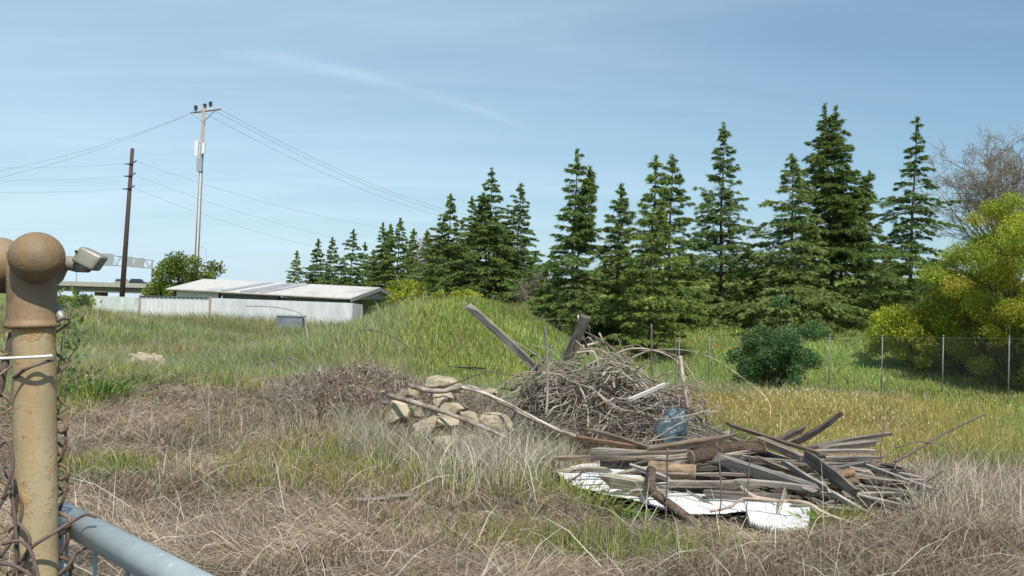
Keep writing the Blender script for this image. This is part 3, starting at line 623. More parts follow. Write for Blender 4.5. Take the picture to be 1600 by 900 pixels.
def baretree(name, px, pyt, Y, L0, label, seed, col, depth=5, tw=16, lsz=.05, spread=.5, budc=(.35, .20, .16), r0=.14, wide=None):
    rg = np.random.default_rng(seed); b = at(px, Y); H = topz(px, pyt, Y) - b[2]; segs = []; tips = []
    root = empty(name, b, label, 'tree'); tb = MB()
    if wide:      # short bole, then limbs fanning out into a rounded dome
        segs.append((np.array([[0, 0, 0], [.05, 0, H * .12], [0, .05, H * .25]]), np.array([r0, r0 * .9, r0 * .8])))
        for q_ in range(34):
            az = q_ * 2.39996 + rg.normal(0, .2); u_ = (q_ + .5) / 34; el = math.radians(12 + 74 * u_ ** .9); f_ = rg.uniform(.55, .80)
            tgt = np.array([math.cos(az) * math.cos(el) * wide, math.sin(az) * math.cos(el) * wide, H * .36 + math.sin(el) * H * .62]) * np.array([f_, f_, 1]) ; tgt[2] = H * .3 + (tgt[2] - H * .3) * f_
            a_ = np.array([0, 0, H * rg.uniform(.14, .25)]); mid_ = a_ * .5 + tgt * .5 + np.array([0, 0, -.03 * H]) + rg.normal(size=3) * .12
            segs.append((np.array([a_, mid_, tgt]), np.array([r0 * .42, r0 * .28, r0 * .16])))
            for k_ in range(4): branchy(rg, mid_ * (1 - k_ / 3) + tgt * (k_ / 3), unit(unit(tgt - a_) + rg.normal(size=3) * .45), H * .10, r0 * .13, 2, segs, tips, .55, 3, .12, .8)
    else: branchy(rg, np.array([0, 0, 0.]), np.array([0, 0, 1.]), H * L0, r0, depth, segs, tips, spread, 3, .12, .74)
    zm = max(s[0][:, 2].max() for s in segs); sc = H / zm; cc_ = np.concatenate(tips).mean(0); rd_ = np.percentile(np.abs(np.concatenate(tips)[:, 0] - cc_[0]), 92); wx = (wide / (rd_ * sc)) ** .8 if wide else 1.0
    def fx(q): q = q * sc; f = np.clip(q[:, 2:3] / (H * .6), 0, 1); q = q - np.array([cc_[0] * sc, cc_[1] * sc, 0]) * f; return q * np.array([wx, wx, 1])
    for s, r in segs: tb.tube(fx(s), np.maximum(r * .9, .009), 4 if r[0] < .04 else 6, col, cap=False)
    tb.build('trunk', M['bare_bark'], root, True)
    T = fx(np.concatenate(tips)); n = len(T) * tw; p = np.repeat(T, tw, 0) + rg.normal(size=(n, 3)) * .10; d = unit(rg.normal(size=(n, 3)) + np.array([0, 0, .3])); ln = rg.uniform(.08, .30, n)
    V, q, t, C = blades(p, p + d * (ln * .5)[:, None], p + d * ln[:, None], np.full(n, .013), np.array(budc) * rg.uniform(.6, 1.3, (n, 1)), wdir=rg.normal(size=(n, 3)))
    p3 = p + d * ln[:, None]; p3 = p3[::3]; n3 = len(p3); d3 = unit(rg.normal(size=(n3, 3)))
    b2 = blades(p3, p3 + d3 * lsz * .5, p3 + d3 * lsz, np.full(n3, lsz * .7), np.array([(.30, .22, .17), (.32, .28, .15), (.26, .18, .15)])[rg.integers(0, 3, n3)], wdir=rg.normal(size=(n3, 3)))
    fastmesh('crown', *merge([(V, q, t, C), b2]), M['leaf'], root); return root
M['bare_bark'] = noisemat('bare_bark', (.16, .13, .11), (.28, .24, .21), 3, .9, .2)
baretree('bare_tree', 1566, 200, 54, .26, 'wide bare tree with reddish buds rising behind the yellow maple', 12, (1, 1, 1), tw=3, lsz=.06, budc=(.38, .32, .28), wide=3.4, r0=.17)
baretree('bare_tree', 665, 366, 100, .25, 'brown bare tree between the thin cedars and the power line cedar', 4, (1, 1, 1), depth=4, tw=12, lsz=.16, budc=(.24, .20, .10))
baretree('bare_tree', 848, 425, 52, .22, 'grey leafless tree low between the mound peak and the dark two-spired cedar', 5, (1, 1, 1), depth=4, tw=8, budc=(.30, .27, .24), r0=.07)

# ------------------------------------------------------------------ shed and white wall
A0, A1 = P(272, 451, 64), P(547, 465.5, 60)                # front eave
Bp = P(581, 446.5, 63.5); C0 = P(613, 468.5, 67)             # ridge end, back eave
dz_ = A1[2] - A0[2]; ez = A0[2]; A1[2] = ez
ux = unit(A1 - A0); vy = unit(np.array([-ux[1], ux[0], 0])); LL = np.linalg.norm(A1 - A0)
depth_ = 7.0; rz_ = .68
def SH(x, y, z): return A0 + ux * x + vy * y + np.array([0, 0, 1]) * (z - ez + dz_ * x / LL * (z > ez - 1))
shed = empty('shed', (A0[0], A0[1], float(ground(A0[0], A0[1]))), 'long low white shed with pale pitched roof behind the white wall', 'shed')
g0 = -.2
mb = MB()
for y0, y1 in ((0, depth_ / 2), (depth_ / 2, depth_)):
    za = ez if y0 == 0 else ez + rz_; zb_ = ez + rz_ if y0 == 0 else ez
    a = [SH(-.3, y0 - (.4 if y0 == 0 else 0), za - (.08 if y0 == 0 else 0)), SH(LL + .25, y0 - (.4 if y0 == 0 else 0), za - (.08 if y0 == 0 else 0)), SH(LL + .25, y1 + (.4 if y0 else 0), zb_ - (.08 if y0 else 0)), SH(-.3, y1 + (.4 if y0 else 0), zb_ - (.08 if y0 else 0))]
    mb.add([*a, *[p + np.array([0, 0, .07]) for p in a]], [(0, 3, 2, 1), (4, 5, 6, 7), (0, 1, 5, 4), (1, 2, 6, 5), (2, 3, 7, 6), (3, 0, 4, 7)])
roof = part(mb, 'roof', M['roof'], shed)
mb = MB()
for x0, x1 in ((4.2, 4.7), (5.6, 6.6), (7.0, 7.3)):
    a = [SH(x0 - .5, -.3, ez + .025), SH(x1 - .5, -.3, ez + .025), SH(x1 + .7, depth_ / 2 - .3, ez + rz_ * .94 + .05), SH(x0 + .7, depth_ / 2 - .3, ez + rz_ * .94 + .05)]
    mb.add([*a, *[p + np.array([0, 0, .04]) for p in a]], [(0, 3, 2, 1), (4, 5, 6, 7), (0, 1, 5, 4), (1, 2, 6, 5), (2, 3, 7, 6), (3, 0, 4, 7)])
o = mb.build('roof_patch', M['roof_patch']); o.parent = roof; tag(o, 'grey worn strips on the shed roof')
mb = MB()
mb.obox(SH(0, .05, g0), ux * (LL * .265), vy * .1, (0, 0, ez - g0 - .04 + dz_ * .27)); part(mb, 'wall', M['white_wall'], shed)
for k, (x0, x1) in enumerate(((.27, .60), (.615, .985))):
    mb = MB(); mb.obox(SH(LL * x0, .35, g0), ux * (LL * (x1 - x0)), vy * .1, (0, 0, ez - g0 - .1 + dz_ * x1)); part(mb, 'bay_shade_sheet', M['bluegrey'], shed)  # sheets closing the open bays, with the gloom inside put into their colour
mb = MB(); mb.obox(SH(0, depth_ - .1, g0), ux * LL, vy * .1, (0, 0, ez - g0 - .04 + dz_)); part(mb, 'wall', M['white_wall'], shed)
for k in (0, .268, .607, .99):
    mb = MB(); mb.obox(SH(LL * k, -.05, g0), ux * .14, vy * .14, (0, 0, ez - g0 - .03 + dz_ * k)); part(mb, 'post', M['pole_dark'] if k else M['bark'], shed)
mb = MB(); q = [SH(LL, 0, ez), SH(LL, depth_, ez), SH(LL, depth_ / 2, ez + rz_)]; mb.add([*q, *[p + ux * .06 for p in q]], [(0, 1, 2), (5, 4, 3), (0, 3, 4, 1), (1, 4, 5, 2), (2, 5, 3, 0)]); part(mb, 'gable', M['white_wall'], shed)
mb = MB()
for s in (0, 1):
    a = SH(LL + .25, -.4, ez - .08) if s == 0 else SH(LL + .25, depth_ + .4, ez - .08); r_ = SH(LL + .25, depth_ / 2, ez + rz_)
    mb.obox(a - [0, 0, .16], r_ - a, ux * .05, (0, 0, .22))
part(mb, 'barge_board', M['metal_grey'], shed)
mb = MB(); mb.obox(SH(0, -.42, ez - .13), ux * LL + np.array([0, 0, dz_]), vy * .04, (0, 0, .06)); part(mb, 'fascia', M['bark'], shed)
def wallrun(pa, pb, h, thick, root, name, mat, base=-.1):
    d = pb - pa; d[2] = 0; nrm = unit(np.array([-d[1], d[0], 0])) * thick; mb = MB()
    a0, a1 = np.array([pa[0], pa[1], base]), np.array([pb[0], pb[1], base])
    v = [a0, a1, a1 + nrm, a0 + nrm]; zt = [pa[2], pb[2], pb[2], pa[2]]
    mb.add([*v, *[np.array([p[0], p[1], t]) for p, t in zip(v, zt)]], [(0, 3, 2, 1), (4, 5, 6, 7), (0, 1, 5, 4), (1, 2, 6, 5), (2, 3, 7, 6), (3, 0, 4, 7)])
    return part(mb, name, mat, root)
W0, W1, W2 = P(219, 463, 57.5), P(329, 465.5, 55.5), P(549, 473.5, 51)
W3 = P(567, 476, 55)
wall = empty('white_fence', (W0[0], W0[1], 0), 'long white painted wall with a ribbed panel section before the shed', 'wall')
wallrun(W0.copy(), W1.copy(), 0, .08, wall, 'ribbed_panel', M['white_wall'])
wallrun(W1 + unit(W2 - W1) * .05 * np.array([1, 1, 0]), W2.copy(), 0, .12, wall, 'smooth_wall', M['white_wall'])
wallrun(W2 + np.array([.02, .13, 0]), W3.copy(), 0, .12, wall, 'return_wall', M['white_wall'])
mb = MB(); du = unit((W1 - W0) * [1, 1, 0]); dn = np.array([du[1], -du[0], 0]); ll = np.linalg.norm((W1 - W0)[:2])
for i in range(16):
    c = W0 + (W1 - W0) * (i + .5) / 16; mb.obox([c[0], c[1], -.1] + dn * .005, du * .05, dn * .04, (0, 0, c[2] + .08))
part(mb, 'ribs', M['white_metal'], wall)
mb = MB(); mb.tube([W0 + dn * .05 + [0, 0, .02], W1 + dn * .05 + [0, 0, .02]], .035, 6); part(mb, 'top_rail', M['concrete_d'], wall)
for c in (W0, W1):
    mb = MB(); mb.box(c[0] - .05, c[0] + .05, c[1] - .1, c[1] - .01, -.1, c[2] + .08); part(mb, 'post', M['pole_wood'], wall)
V0, V1 = P(140, 461.5, 90), P(229, 465.5, 84)
w2 = empty('white_fence', (V0[0], V0[1], 0), 'short far stretch of white wall left of the dark pole foot', 'wall'); wallrun(V0, V1, 0, .1, w2, 'wall_panel', M['white_wall'])
# grey-blue crate-like bin lying before the wall
c = P(455, 499, 48.5); bn = empty('storage_bin', (c[0], c[1], float(ground(c[0], c[1]))), 'small blue-grey bin half sunk in weeds before the white wall', 'bin')
mb = MB(); mb.box(c[0] - .62, c[0] + .62, c[1] - .4, c[1] + .4, 0, c[2] + .14); part(mb, 'body', M['bluegrey'], bn)
mb = MB(); mb.box(c[0] - .66, c[0] + .66, c[1] - .44, c[1] + .44, c[2] + .143, c[2] + .20); part(mb, 'lid', M['metal_grey'], bn)

# ------------------------------------------------------------------ utility poles and lines
bz = P(304, 462, 75); tz = P(319, 166, 75)
bz[2] = 0; pole = empty('utility_pole', bz, 'tall pale wooden utility pole with white antennas halfway up its shaft', 'utility pole')
ax = unit(tz - bz)
def onp(t): return bz + (tz - bz) * t
def hgt(py): return (482 - 16 - 0 - py)  # helper for reading heights
mb = MB(); mb.tube([onp(0), onp(.5), onp(1.0)], [.19, .16, .12], 12); shaft = part(mb, 'shaft', M['pole_wood'], pole, True)
def pp_(px, py, Y=75): return P(px, py, Y)
mb = MB(); a, b = pp_(298, 176.5, 75.5), pp_(345, 170.5, 74.4); mb.tube([a, b], .075, 6); part(mb, 'crossarm', M['pole_wood'], pole)
mb = MB(); mb.tube([pp_(301, 177, 74.8), pp_(317, 189, 74.85)], .04, 5); mb.tube([pp_(336, 173, 74.5), pp_(319, 189, 74.8)], .04, 5); part(mb, 'brace', M['metal_grey'], pole)
for (x, y) in ((306, 168), (320, 165), (329, 162)):
    mb = MB(); c = pp_(x, y, 75); mb.lathe([(.05, -.25), (.10, -.2), (.16, 0), (.1, .03), (.15, .12), (.06, .16)], 10, tuple(c)); part(mb, 'insulator', M['ceramic'], pole)
for (x0, y0, x1, y1, w) in ((307.5, 220, 307.5, 244, .13), (318.5, 223, 318.5, 240, .11)):
    mb = MB(); a, b = pp_(x0, y0, 74.7), pp_(x1, y1, 74.7); mb.box(a[0] - w, a[0] + w, a[1] - .1, a[1] + .1, b[2], a[2]); part(mb, 'antenna', M['white_metal'], pole)
mb = MB(); mb.tube([pp_(308, 223, 74.75), pp_(316, 224, 75)], .03, 5); mb.tube([pp_(308, 242, 74.75), pp_(315, 243, 75)], .03, 5); part(mb, 'antenna_bracket', M['metal_grey'], pole)
mb = MB(); a, b = pp_(312.5, 247, 74.8), pp_(311, 268, 74.8); mb.box(a[0] - .2, a[0] + .2, a[1] - .15, a[1] + .15, b[2], a[2]); part(mb, 'equipment_box', M['metal_grey'], pole)
mb = MB(); mb.tube([pp_(313.5, 270, 74.75), pp_(307.5, 405, 74.75)], .07, 6); part(mb, 'conduit', M['white_metal'], pole)
mb = MB(); mb.tube([pp_(292, 405, 75), pp_(315, 404, 74.7)], .05, 6); part(mb, 'lower_crossarm', M['bark'], pole)
mb = MB(); mb.tube([pp_(311, 383, 74.8), pp_(317, 386, 74.6), pp_(322, 390, 74.5), pp_(322.5, 412, 74.5)], .018, 5); part(mb, 'cable_drop', M['wire'], pole)
b1 = P(190, 461, 110); t1 = P(207, 232, 110); b1[2] = 0
pole2 = empty('utility_pole', b1, 'dark creosoted utility pole with three small arm pairs beside the sign gantry', 'utility pole')
mb = MB(); mb.tube([b1, (b1 + t1) / 2, t1], [.30, .25, .20], 12); part(mb, 'shaft', M['pole_dark'], pole2, True)
for y in (254, 273, 293):
    x = 207 - (y - 232) * .075
    mb = MB(); mb.tube([P(x - 11, y + 2, 110), P(x - 5, y + 2.5, 109.8), P(x, y + 1, 109.7), P(x + 5, y - 1, 109.8), P(x + 8, y - 3, 110)], [.05, .09, .07, .09, .06], 6); part(mb, 'arm', M['ceramic'], pole2)
def line(pa, pb, sag, label, group, r=.013):
    t = np.linspace(0, 1, 28)[:, None]; p = pa * (1 - t) + pb * t; p[:, 2:] -= sag * 4 * t * (1 - t)
    mb = MB(); mb.tube(p, r, 5); o = mb.build('power_line', M['wire']); tag(o, label, 'power line', group); return o
for i, (a, b, s, w) in enumerate((((344, 171), (790, 346), 1.5, 'top'), ((336, 173), (792, 352), 1.5, 'middle'), ((320, 177), (794, 358), 1.6, 'lowest'))):
    line(P(*a, 74.5), P(*b, 128), s, f'{w} of the three power lines running from the pale pole to the cedars', 'power lines right of the pale pole')
for i, (b, w) in enumerate((((-160, 290), 'upper'), ((-160, 306), 'lower'))):
    line(P(299, 177, 75), P(*b, 78), .9, f'{w} power line running from the pale pole out past the gate post', 'power lines left of the pale pole', .013)
for i, (a, b, w) in enumerate((((212, 252), (600, 356), 'topmost'), ((211, 274), (590, 385), 'middle'), ((209, 294), (560, 400), 'lowest'))):
    line(P(*a, 109.8), P(*b, 150), .8, f'{w} faint line crossing behind the pale pole from the dark pole', 'faint lines right of the dark pole', .013)
for i, (a, w) in enumerate((((194, 256), 'topmost'), ((193, 276), 'middle'), ((191, 295), 'lowest'))):
    line(P(*a, 109.8), P(-200, a[1] - 2, 105), .5, f'{w} faint line leaving the dark pole away from the pale pole', 'faint lines left of the dark pole', .013)

# ------------------------------------------------------------------ highway bridge, gantry, cars
YB = 300
def bz_(px, py, Y=YB): return P(px, py, Y)
deck_top = bz_(180, 446)[2]; xL = bz_(-900, 450)[0]; xR = bz_(425, 450)[0]
br = empty('highway_bridge', (bz_(100, 450)[0], YB, 0), 'concrete highway bridge crossing the horizon behind the poles', 'bridge')
mb = MB(); mb.box(xL, xR, YB - 6, YB + 6, deck_top - .55, deck_top); part(mb, 'deck', M['concrete'], br)
mb = MB(); mb.box(xL, xR, YB - 5.0, YB + 5.0, deck_top - 2.2, deck_top - .553); part(mb, 'girder', M['concrete_d'], br)
mb = MB(); mb.box(xL, xR, YB - 6, YB - 5.7, deck_top + .003, deck_top + .75); part(mb, 'parapet', M['concrete'], br)
for i in range(9):
    x = xL + 12 + i * 24
    if x < xR - 2: mb = MB(); mb.box(x - .8, x + .8, YB - 3, YB + 3, -.2, deck_top - 2.203); part(mb, 'pier', M['concrete_d'], br)
gt = empty('sign_gantry', (bz_(238, 440)[0], YB - 4, deck_top), 'overhead highway sign gantry with three grey panels seen from behind', 'sign gantry')
def gy(px, py): return P(px, py, YB - 5)
mb = MB()
a, b, c, d = gy(142, 395), gy(239, 407), gy(239, 419), gy(142, 412)
for s in (0, .9):
    o_ = np.array([0, s, 0])
    mb.tube([a + o_, b + o_], .14, 4); mb.tube([d + o_, c + o_], .14, 4)
    for i in range(15):
        t0, t1_ = i / 15, (i + 1) / 15; u0 = a + (b - a) * t0; u1 = d + (c - d) * t1_; v0 = d + (c - d) * t0; v1 = a + (b - a) * t1_
        mb.tube([(u0 if i % 2 else v0) + o_, (u1 if i % 2 else v1) + o_], .07, 4)
part(mb, 'truss', M['metal_grey'], gt)
mb = MB(); mb.tube([gy(238, 407), np.array([gy(237, 440)[0], YB - 5, deck_top])], .22, 8); part(mb, 'leg', M['metal_grey'], gt)
for x0, x1 in ((153, 178), (197, 209), (212, 226)):
    a, b = gy(x0, 396 + (x0 - 153) * .12), gy(x1, 416 + (x1 - 178) * .05); mb = MB(); mb.box(a[0], b[0], YB - 6.0, YB - 5.8, b[2], a[2]); part(mb, 'sign_panel', M['metal_grey'], gt)
lamp = empty('lamp_post', (bz_(131, 445)[0], YB - 5.5, deck_top + .75), 'thin grey lamp post on the bridge parapet left of the gantry', 'lamp post')
mb = MB(); x = lamp.location.x; zt = bz_(132, 418)[2]; mb.tube([(x, YB - 5.5, deck_top + .7), (x + .1, YB - 5.5, zt)], .12, 6); part(mb, 'pole', M['metal_grey'], lamp)
mb = MB(); mb.tube([(x + .1, YB - 5.5, zt), (x - .6, YB - 5.5, zt + .15), (x - 1.3, YB - 5.5, zt + .15)], .10, 5); part(mb, 'arm', M['metal_grey'], lamp)
def car(px, mat, hgt_, L_, label, name, sedan=True):
    x = bz_(px, 440)[0]; z0 = deck_top; y = YB - 3.5; r = empty(name, (x, y, z0), label, 'car', 'cars crossing the bridge'); h = hgt_
    def prof(mb, P2, y0, y1):
        n = len(P2); v = [(x + a * L_, y0, z0 + b * h) for a, b in P2] + [(x + a * L_, y1, z0 + b * h) for a, b in P2]
        mb.add(v, [tuple(range(n))[::-1], tuple(range(n, 2 * n))] + [(i, (i + 1) % n, n + (i + 1) % n, n + i) for i in range(n)])
    mb = MB(); prof(mb, [(-.5, .2), (.5, .2), (.5, .5), (.46, .58), (.28, .62), (.17, .98), (.12, 1), (-.36, 1), (-.42, .96), (-.49, .6)], y - .9, y + .9); part(mb, 'body', mat, r)
    mb = MB(); prof(mb, [(-.42, .64), (.23, .64), (.14, .92), (-.36, .92)], y - .93, y + .93); part(mb, 'window', M['glassd'], r)
    for a in (-.32, .32):
        for s in (-.8, .8):
            mb = MB(); mb.lathe([(.33, -.1), (.33, .1)], 12, (x + a * L_, y + s, z0 + .33), (0, 1, 0)); part(mb, 'wheel', M['rubber'], r)
car(200, M['carp'], 2.0, 4.8, 'tan car on the bridge just right of the dark pole', 'parked_car'.replace('parked_', 'tan_'))
car(223, M['card'], 2.1, 4.9, 'dark car on the bridge under the gantry end', 'dark_car')

# ------------------------------------------------------------------ wire fence on the right
FP = [(1020, 31.2), (1063, 31.1), (1110, 31), (1158, 30.9), (1206, 30.8), (1252, 30.7), (1298, 30.6), (1380, 30.2), (1475, 29.6), (1578, 29), (1690, 28.4), (1800, 28)]
fl = empty('wire_fence', at(1298, 31), 'see-through chain-link fence on thin steel posts across the meadow', 'fence')
pts = []
for px, Y in FP:
    b = at(px, Y); tpz = float(np.interp(px, [1020, 1110, 1298, 1475, 1800], [P(1020, 535, Y)[2], P(1110, 524, Y)[2], P(1298, 526, Y)[2], P(1475, 526, Y)[2], P(1800, 528, Y)[2]])); pts.append((b, tpz)); mb = MB(); mb.tube([b - [0, 0, .2], (b[0], b[1], tpz)], .020, 8); mb.lathe([(.03, 0), (.028, .03), (.01, .05)], 8, (b[0], b[1], tpz)); part(mb, 'post', M['fence_steel'], fl, True)
mb = MB(); Vv = []; 
for (a, za), (b, zb_) in zip(pts[:-1], pts[1:]):
    A = np.array([a[0], a[1] - .04, 0]); Bq = np.array([b[0], b[1] - .04, 0]); ln = np.linalg.norm(Bq - A); dd = (Bq - A) / ln
    zl = lambda s: a[2] + (b[2] - a[2]) * s / ln
    mb.tube([A + [0, 0, za - .04], Bq + [0, 0, zb_ - .04]], .003, 4)
    s = 0; st = .085
    k0 = int(-1.6 / st)
    for k in range(k0, int(ln / st) + 1):
        for sg in (1, -1):
            s0, s1 = k * st, k * st + 1.45; z0, z1 = (.0, za - a[2] - .05) if sg > 0 else (za - a[2] - .05, .0)
            q0, q1 = max(s0, 0), min(s1, ln)
            if q1 <= q0: continue
            f0, f1 = (q0 - s0) / (s1 - s0), (q1 - s0) / (s1 - s0)
            pa = A + dd * q0 + [0, 0, zl(q0) + z0 + (z1 - z0) * f0]; pb = A + dd * q1 + [0, 0, zl(q1) + z0 + (z1 - z0) * f1]
            mb.tube([pa, pb], .0011, 3, cap=False)
part(mb, 'mesh', M['fence_steel'], fl)

# ------------------------------------------------------------------ rocks
def rock(name, c, sx_, sy_, sz_, seed, label, group=None, rzr=None, pw=3.2):
    rg = np.random.default_rng(seed); import bmesh
    bm = bmesh.new(); bmesh.ops.create_icosphere(bm, subdivisions=4, radius=1)
    pl = [(unit(rg.normal(size=3) * [1, 1, .8]), rg.uniform(.46, .84)) for _ in range(11)] + [(unit(np.array([rg.normal() * .2, rg.normal() * .2 - .1, 1])), rg.uniform(.5, .7))]
    for v in bm.verts:
        p = np.array(v.co); p = p / (np.abs(p) ** pw).sum() ** (1 / pw) * .92
        for nrm, d in pl:
            e = p @ nrm - d
            if e > 0: p = p - nrm * e
        p = p * (1 + (.11 if pw > 3 else .34) * (fbm(p[0] * 3 + 5, p[1] * 3 + p[2] * 2.3 + seed, seed, 4) - .5) * 2 + .04 * (fbm(p[0] * 11 + 5, p[1] * 9 + p[2] * 10 + seed, seed, 3) - .5))
        v.co = Vector((p[0] * sx_, p[1] * sy_, p[2] * sz_))
    me = bpy.data.meshes.new(name); bm.to_mesh(me); bm.free(); me.materials.append(M['rock'])
    o = bpy.data.objects.new(name, me); COL.objects.link(o); o.location = tuple(c); o.rotation_euler = (0, rg.uniform(-.12, .12), rg.uniform(0, 6) if rzr is None else rzr)
    tag(o, label, 'rock', group)
    return o
RG = 'tan rocks beside the brush pile'
RK = [ # px, py centre, half w px, half h px, Y, label
 (697, 600, 32, 17, 12.6, 'topmost tan rock of the rock heap'),
 (640, 612, 17, 12, 12.2, 'tan rock at the upper outer edge of the rock heap beside the topmost one'),
 (620, 640, 20, 22, 11.6, 'grass-screened tan rock at the bramble side of the rock heap'),
 (665, 664, 22, 20, 11.0, 'upright pale rock at the lower front of the rock heap'),
 (692, 660, 24, 15, 11.2, 'flat-topped rock behind the upright pale rock'),
 (711, 636, 24, 17, 11.7, 'pointed tan rock in the middle of the rock heap'),
 (733, 652, 18, 14, 11.4, 'small orange tan rock right of the pointed one'),
 (772, 655, 28, 19, 11.4, 'broad rounded rock under the long dead limb'),
 (690, 688, 26, 14, 10.7, 'low rock at the foot of the rock heap in the green grass'),
 (768, 613, 12, 10, 12.4, 'small lone pale rock nearest the brush pile'),
 (648, 640, 16, 12, 11.7, 'cracked rock in the shade of the fallen limb'),
 (740, 686, 20, 10, 10.8, 'half buried low rock below the fallen limb'),
]
for i, (px, py, hw, hh, Y, lab) in enumerate(RK):
    c = P(px, py, Y); s = 1.14 * Y / F; rock('rock', c - [0, 0, hh * s * .1], hw * s, hw * s * .8, hh * s * .92, 50 + i, lab, RG, rzr=random.uniform(-.4, .4), pw=4.2)
# unseen fill stones keep the heap supported
for i in range(16):
    px = random.uniform(600, 800); py = random.uniform(625, 695); q = P(px, py, float(np.interp(py, [600, 700], [12.4, 10.6]))); q[2] = float(ground(q[0], q[1])) + random.uniform(.0, .10); w_ = random.uniform(.05, .11)
    rock('small_rock', q, w_, w_ * .8, w_ * .6, 200 + i, 'small broken stone lying among the weeds of the rock heap', 'small stones of the rock heap')
for i, (px, py, Y, hw) in enumerate(((690, 622, 12.3, 20), (720, 668, 11.6, 22))):
    c = P(px, py, Y); s = Y / F; rock('rock', c, hw * s, hw * s, hw * s, 80 + i, ['shadowed rock wedged under the topmost rock', 'shadowed rock between the flat-topped rock and the broad rounded one'][i], RG)
for px, py, hw, hh, lab, sd in ((236, 566, 33, 20, 'large two-humped tan rock alone in the green weeds', 3), (139, 591, 18, 12, 'smaller pale rock beside the grass tuft near the gate post', 4), (308, 572, 10, 5, 'tiny tan rock right of the large two-humped one', 5)):
    c = G(px, py + hh); Y = c[1]; s = Y / F; cc = P(px, py, Y); rock('rock', cc - [0, 0, hh * s * .25], hw * s * 1.1, hw * s * .9, hh * s * 1.5, sd, lab, rzr=.1, pw=2.1)

# ------------------------------------------------------------------ brush pile
def stickmesh(L0, r0, seed, wob=.10, arc=.0, forks=1, sides=5, taper=.35, nseg=8):
    rg = np.random.default_rng(seed); mb = MB(); t = np.linspace(-.5, .5, nseg)
    ph = rg.random(4) * 6.28
    pts = np.stack([t * L0, wob * L0 * (np.sin(t * 5 + ph[0]) * .5 + np.sin(t * 11 + ph[1]) * .22), wob * L0 * (np.sin(t * 6 + ph[2]) * .4 + np.sin(t * 13 + ph[3]) * .2) - arc * L0 * (t * 2) ** 2], -1)
    mb.tube(pts, r0 * np.linspace(1, taper, nseg) * rg.uniform(.85, 1.15, nseg), sides)
    for k in range(forks):
        i = rg.integers(2, nseg - 2); dr = unit(np.array([.8, rg.normal() * .6, rg.normal() * .6])); l = L0 * rg.uniform(.12, .4)
        a = pts[i]; mb.tube([a, a + dr * l * .5 + rg.normal(size=3) * .02, a + dr * l], [r0 * .6, r0 * .45, r0 * .2], 4)
    return mb
protos = []
for k in range(26):
    L0 = [.6, .9, 1.2, 1.5, 1.1][k % 5] * random.uniform(.85, 1.15)
    mb = stickmesh(L0, random.uniform(.0055, .0135) * (1 + .8 * (k % 6 == 0)), 300 + k, wob=random.uniform(.07, .17), arc=random.choice([0, .04, .1, .18]), forks=random.choice([0, 1, 1, 2]))
    o = mb.build('dead_branch', M['stick'], None, True); protos.append(o)
BL = 'grey dead branch tangled in the tall brush pile'; BGR = 'dead branches of the brush pile'
bc = np.array([BRC[0], BRC[1], float(ground(BRC[0], BRC[1]))])
def pile_h(x, y):   # dome
    r2 = (x / 1.25) ** 2 + (y / .85) ** 2
    return 1.02 * (1 - .13 * x) * np.clip(1 - r2, 0, 1) ** .38 * (1 + .13 * np.sin(x * 7 + 1.5) * np.cos(y * 4)) * (1 + .10 * np.sin(x * 6 + 1) * np.cos(y * 5))
NB = 285
for i in range(NB):
    pr = protos[i % len(protos)]
    o = pr if i < len(protos) else pr.copy()
    if i >= len(protos): COL.objects.link(o)
    while True:
        x = random.uniform(-1.22, 1.22); y = random.uniform(-.85, .6)
        if (x / 1.25) ** 2 + (y / .85) ** 2 < .94: break
    hz = float(pile_h(x, y)); zf = 1.02 - .6 * random.random() ** 2.2; z = max(.05, hz * zf)
    # direction roughly tangent to the dome, mostly across the view
    yaw = random.gauss(0, .95) + (math.pi if random.random() < .5 else 0)
    gx = (float(pile_h(x + .05, y)) - float(pile_h(x - .05, y))) / .1
    pitch = -math.atan(np.clip(gx, -1.2, 1.2)) * math.cos(yaw) * .7 + random.gauss(0, .27)
    o.rotation_euler = (random.uniform(-.5, .5), pitch, yaw); o.location = (bc[0] + x, bc[1] + y, bc[2] + z)
    tag(o, BL, 'branch', BGR)
# fine twigs filling the pile
n = 15000; th = rng.random(n) * 6.28; rr = rng.random(n) ** .5; x = np.cos(th) * rr * 1.12; y = np.sin(th) * rr * .8
hz = pile_h(x, y); z = hz * (.80 - .75 * rng.random(n) ** 1.2)
skirt = rng.random(n) < .62; x[skirt] = x[skirt] * 1.85 - .12; y[skirt] = y[skirt] * 1.35 - .30; z[skirt] = rng.random(skirt.sum()) ** 1.3 * .48 * np.clip(1.35 - np.abs(x[skirt]) / 1.7, .2, 1)
p0 = np.stack([bc[0] + x, bc[1] + y, bc[2] + z + .01], -1); d = unit(rng.normal(size=(n, 3)) * [1, .8, .45]); ln = rng.uniform(.12, .45, n)
br_ = rng.normal(size=(n, 3)) * .03
o = fastmesh('twigs', *blades(p0 - d * (ln / 2)[:, None], p0 + br_, p0 + d * (ln / 2)[:, None], rng.uniform(.005, .011, n), pal([(.28, .24, .20), (.18, .145, .12), (.40, .36, .30), (.10, .08, .065)], n)), M['straw']); tag(o, 'fine grey twigs filling the gaps of the brush pile', 'twigs', kind='stuff')
